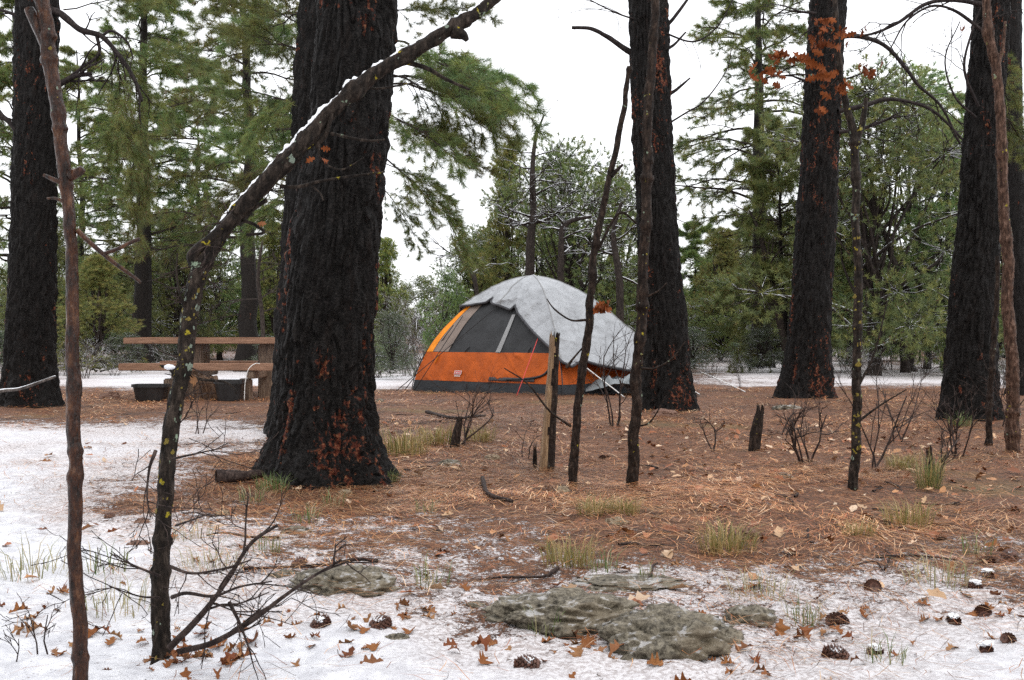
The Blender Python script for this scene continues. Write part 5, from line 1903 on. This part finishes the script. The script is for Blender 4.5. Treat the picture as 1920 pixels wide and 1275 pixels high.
for px, py, n, sp in [(1545, 45, 9, 14), (1552, 80, 8, 14), (1450, 125, 12, 17), (1472, 105, 5, 10), (1548, 140, 9, 15), (1570, 165, 7, 12), (1628, 130, 6, 12), (1600, 60, 4, 14), (1512, 112, 3, 6), (1540, 208, 2, 3)]:
    hanging(r5, b5, 5.6, px, py, n, sp, px)
hanging(r3, b3, 6.05, 1130, 577, 9, 6, 5)
hanging(r2, b2, 2.9, 600, 285, 2, 8, 6, LEAFR, (0.25, 0.35)); hanging(r2, b2, 2.9, 582, 300, 1, 3, 7, LEAFR, (0.25, 0.3))
hanging(r2, b2, 2.86, 492, 418, 1, 1, 8, LEAF, (0.3, 0.32)); hanging(r2, b2, 2.75, 366, 712, 1, 1, 9, LEAF, (0.45, 0.5))
hanging(r6, b6, 7.7, 1805, 52, 2, 4, 10)

# ------------------------------------------------------------------ pine cones
def cone_mesh():
    mb = MB()
    mb.add(ico_v * np.array([.022, .022, .045]), ico_f)
    k = 0
    for ring in range(9):
        t = ring / 8
        z = -0.048 + 0.094 * t
        rr = 0.031 * math.sin(math.pi * (0.12 + 0.80 * t)) ** 0.8
        for j in range(11):
            a = j * 2 * math.pi / 11 + ring * 0.29
            o = np.array([math.cos(a), math.sin(a), 0]); s = np.array([-math.sin(a), math.cos(a), 0]); u = np.array([0, 0, 1.0])
            c = o * rr + u * z
            V = np.array([c - s * .005 - o * .006, c + s * .005 - o * .006, c + s * .008 + o * .010 + u * .007, c - s * .008 + o * .010 + u * .007, c + o * .004 - u * .003, c + o * .016 + u * .011])
            mb.add(V, [np.array([[0, 1, 2, 3]]), np.array([[3, 2, 5], [0, 4, 1], [1, 4, 2], [0, 3, 4], [4, 5, 2], [4, 3, 5]])])
    return mb.mesh('scales', [M['cone']], smooth=False)


CONE = cone_mesh()
vv = ico_v[:, :] * np.array([.034, .028, .016]) * (1 + 1.5 * (fbm(ico_v * 2.5, 4) - .5))[:, None]
mb = MB(); mb.add(vv, ico_f)
CAP = mb.mesh('snow_cap', [M['snow']])
rng = np.random.default_rng(44)
for px, py, cap, lab in [(1852, 1088, 1, 'snow-capped pine cone beside a rust leaf, upper of the right-hand group'), (1828, 1112, 1, 'snow-capped pine cone just below the topmost right-hand one'), (1843, 1160, 0, 'bare dark pine cone at right among rust leaves'),
                         (1788, 1172, 1, 'frosted pine cone left of the bare right-hand one'), (1850, 1232, 1, 'big pine cone in the snow at lower right'), (1892, 1215, 0, 'pine cone at the right border in the snow'), (1640, 1230, 1, 'snow-topped pine cone at the lower right centre'),
                         (1568, 1232, 1, 'pine cone under a snow lump beside the hanging brown leaf'), (1765, 1012, 0, 'brown pine cone in the needles at right'), (1850, 1052, 0, 'long brown pine cone below the grass at right'), (1895, 1050, 1, 'dark pine cone near the right border'),
                         (1572, 1170, 0, 'half-hidden pine cone left of the brown leaves'), (1636, 1112, 0, 'reddish pine cone sunk in the thin snow'), (990, 1258, 1, 'snow-covered pine cone at the bottom centre'), (712, 1188, 1, 'dark cone under snow left of the outcrop'),
                         (1130, 862, 0, 'pine cone in the needles by the slim saplings'), (148, 870, 0, 'dark pine cone on the snow beside the wet sapling'), (205, 972, 0, 'dark pine cone on the dirt left of the bent sapling'), (1712, 752, 0, 'small cone on the needles far right'),
                         (560, 1060, 0, 'dark cone near the buried grey rock'), (600, 1180, 1, 'snow-topped cone right of the bent sapling shoots')]:
    g = ground_at(px, py)
    z = g[2] + float(micro(np.array([g[0]]), np.array([g[1]]))[0])
    r = empty('pine_cone', (g[0], g[1], z + 0.004), lab, 'pine cone', 'fallen pine cones')
    s = rng.uniform(0.38, 0.62)
    obj('scales', CONE, r, (0, 0, 0), (rng.uniform(1.1, 1.9), 0, rng.uniform(0, 6.28)), (s, s, s))
    if cap:
        obj('snow_cap', CAP, r, (0, 0, 0.014), (0, 0, rng.uniform(0, 6)), (.55, .45, .50))

# ------------------------------------------------------------------ grass tufts
def grass_mesh(seed, n, H, spread, cols, lean=0.5, w=0.003):
    rng = np.random.default_rng(seed)
    mb = MB()
    a = rng.uniform(0, 2 * math.pi, n); rr = spread * np.sqrt(rng.uniform(0, 1, n))
    p0 = np.stack([np.cos(a) * rr, np.sin(a) * rr, np.full(n, -0.01)], -1)
    az = a + rng.normal(0, 0.7, n)
    h = H * rng.uniform(0.4, 1.1, n)
    ln = lean * rng.uniform(0.2, 1.3, n)
    o = np.stack([np.cos(az), np.sin(az), 0 * az], -1)
    s = np.stack([-np.sin(az), np.cos(az), 0 * az], -1) * w / 2
    up = np.array([0, 0, 1.0])
    p1 = p0 + o * (h * ln * 0.3)[:, None] + up * (h * 0.55)[:, None]
    p2 = p0 + o * (h * ln)[:, None] + up * (h * (1 - 0.35 * ln))[:, None]
    V = np.stack([p0 - s, p0 + s, p1 - s, p1 + s, p2], 1).reshape(-1, 3)
    b = np.arange(n)[:, None] * 5
    cols = np.asarray(cols)
    c = cols[rng.integers(0, len(cols), n)] * rng.uniform(0.7, 1.2, (n, 1))
    mb.add(V, [b + np.array([[0, 1, 3, 2]]), b + np.array([[2, 3, 4]])], 0, np.repeat(c, 5, 0))
    return mb.mesh('blades', [M['grass']], use_col=True)


GR = [[.10, .16, .045], [.14, .19, .06], [.20, .20, .09]]
ST = [[.36, .27, .11], [.42, .31, .14], [.28, .22, .08], [.20, .19, .06]]
PL = [[.45, .38, .24], [.34, .30, .16], [.24, .25, .11]]
GM = {'green': grass_mesh(1, 110, 0.13, 0.085, GR, 0.6), 'straw': grass_mesh(2, 170, 0.13, 0.09, ST, 0.8), 'sparse': grass_mesh(3, 34, 0.13, 0.06, GR + PL, 0.7), 'tall': grass_mesh(4, 160, 0.24, 0.06, ST + GR, 0.7), 'pale': grass_mesh(5, 70, 0.12, 0.09, PL, 0.9, 0.002)}
for i, (px, py, k, s, lab) in enumerate([
    (512, 922, 'green', 1.0, 'bright green grass tuft at the left foot of the huge trunk'), (727, 905, 'green', .8, 'green grass tuft right of the huge trunk roots'), (625, 950, 'sparse', .9, 'thin green tuft below the huge trunk'),
    (575, 980, 'sparse', .9, 'frosted thin tuft above the grey-brown stone'), (470, 945, 'sparse', 1, 'thin grass left of the bright green tuft'), (1705, 985, 'straw', 1.1, 'straw-coloured grass tuft at right centre'),
    (1362, 1035, 'straw', 1.15, 'straw-coloured tuft left of the reddish stone'), (1068, 1062, 'straw', 1.0, 'straw and green tuft in the middle foreground'), (1115, 968, 'straw', .9, 'yellow-green tuft left of the tan stone'),
    (1170, 965, 'straw', .8, 'yellow tuft behind the tan stone'), (1742, 915, 'tall', 1.0, 'tall grass clump around the small dead stub'), (1612, 1008, 'straw', .7, 'small straw tuft below the lichened sapling'),
    (1765, 1100, 'pale', 1.2, 'flattened pale grass in the thin snow at right'), (1430, 1120, 'pale', 1.1, 'pale frosted grass right of the outcrop'), (400, 1070, 'pale', 1.2, 'pale grass in the snow beside the bent sapling'),
    (230, 1150, 'pale', 1.2, 'pale dry grass in the snow between the left saplings'), (60, 1085, 'pale', 1.5, 'dry grass in the snow at the left border'), (200, 1075, 'sparse', 1.1, 'thin green blades right of the wet sapling'),
    (505, 1040, 'sparse', .9, 'green blades above the side shoots'), (810, 1100, 'sparse', 1.0, 'green blades left of the outcrop'), (1130, 1075, 'sparse', .9, 'green blades behind the outcrop'),
    (1020, 1190, 'sparse', .8, 'single green shoots in front of the flat rock'), (1660, 1250, 'sparse', .8, 'long green blade beside the snow-topped cone'), (1510, 1170, 'sparse', .8, 'green blades beside the brown leaves at right'),
    (1830, 1040, 'sparse', .9, 'green blades by the long pine cone'), (1800, 800, 'green', 1.3, 'green tuft at the foot of the broad right trunk'), (760, 850, 'straw', 1.8, 'dry yellowish grass right behind the huge trunk'),
    (820, 832, 'straw', 1.5, 'dry grass left of the low brown stub'), (900, 828, 'straw', 1.3, 'dry grass right of the low brown stub'), (360, 1015, 'pale', .9, 'frosted grass near the bent sapling foot'), (1220, 1090, 'sparse', .7, 'small green sprig on the slab'),
    (800, 965, 'sparse', .8, 'thin pale-green blades in the centre foreground'), (1690, 880, 'straw', 1.0, 'straw tuft left of the tall grass clump')]):
    g = ground_at(px, py)
    r = empty('grass_tuft', g, lab, 'grass tuft', 'grass tufts')
    obj('blades', GM[k], r, (0, 0, 0.005), (0, 0, i * 1.1), (s, s, s))

# dark sticks on the ground
for pts, w, lab in [([(905, 905), (915, 935), (960, 950)], 9, 'curved black stick lying in the needles at centre'), ([(800, 778), (850, 790), (910, 785)], 7, 'thin dark branch lying in front of the tent'), ([(405, 912), (450, 910), (490, 905)], 26, 'weathered log piece at the left foot of the huge trunk'),
                    ([(1600, 1070), (1640, 1062), (1655, 1078)], 5, 'thin curved black twig on the frosty needles'), ([(1660, 1076), (1668, 1050), (1660, 1040)], 5, 'small forked black twig standing in the frosty needles'), ([(1515, 1000), (1516, 1022), (1526, 1026)], 5, 'short black twig right of the reddish stone')]:
    g0 = ground_at(*pts[0])
    k = g0[1] / F
    P = [ground_at(*p) + np.array([0, 0, w * k * 0.5 + 0.012]) for p in pts]
    mb = MB()
    limb(mb, P, w * k * 0.5, w * k * 0.32, 8, 0.25, w, g0)
    o = obj('fallen_stick', mb.mesh('fallen_stick', [M['twig']]), None, g0)
    tag(o, lab, 'stick')
# pale twig across the left border
for pts, w, lab in [([(-10, 738), (40, 728), (104, 706)], 8, 'snowy twig reaching in from the left border')]:
    mb = MB()
    k = 4.0 / F
    limb(mb, [pxw(-60, 790, 4.0), pxw(-10, 738, 4.0), pxw(40, 728, 4.0), pxw(104, 706, 4.0)], 9 * k * .5, 5 * k * .5, 8, 0.2, 3)
    P0 = pxw(-60, 790, 4.0)
    limb(mb, [[P0[0] - .05, P0[1], gz(P0[0], 4.0) - .03], P0 + [-0.02, 0, -.1], P0], 9 * k * .5, 9 * k * .5, 8, 0.2, 3)
    tag(obj('snowy_twig', mb.mesh('snowy_twig', [M['twig_grey']])), lab, 'branch')

rng = np.random.default_rng(63)
for i in range(26):
    px, py = rng.uniform(330, 1900), rng.uniform(770, 1090)
    g = ground_at(px, py)
    a = rng.uniform(0, 2 * math.pi); L = rng.uniform(0.12, 0.38)
    pts = []
    for t in (-0.5, -0.15, 0.2, 0.5):
        x = g[0] + math.cos(a) * L * t + rng.normal(0, 0.018); y = g[1] + math.sin(a) * L * t + rng.normal(0, 0.018)
        pts.append([x, y, gz(x, y) + float(micro(np.array([x]), np.array([y]))[0]) + 0.010])
    mb = MB()
    limb(mb, pts, 0.0065, 0.003, 6, 0.25, i, g)
    side = 'left' if px < 900 else 'right'
    tag(obj('fallen_twig', mb.mesh('fallen_twig', [M['twig']]), None, g), {'left': 'small dark twig lying on the needle floor in the left half', 'right': 'small dark twig lying on the needle floor in the right half'}[side], 'twig', 'fallen twigs, ' + side + ' half')
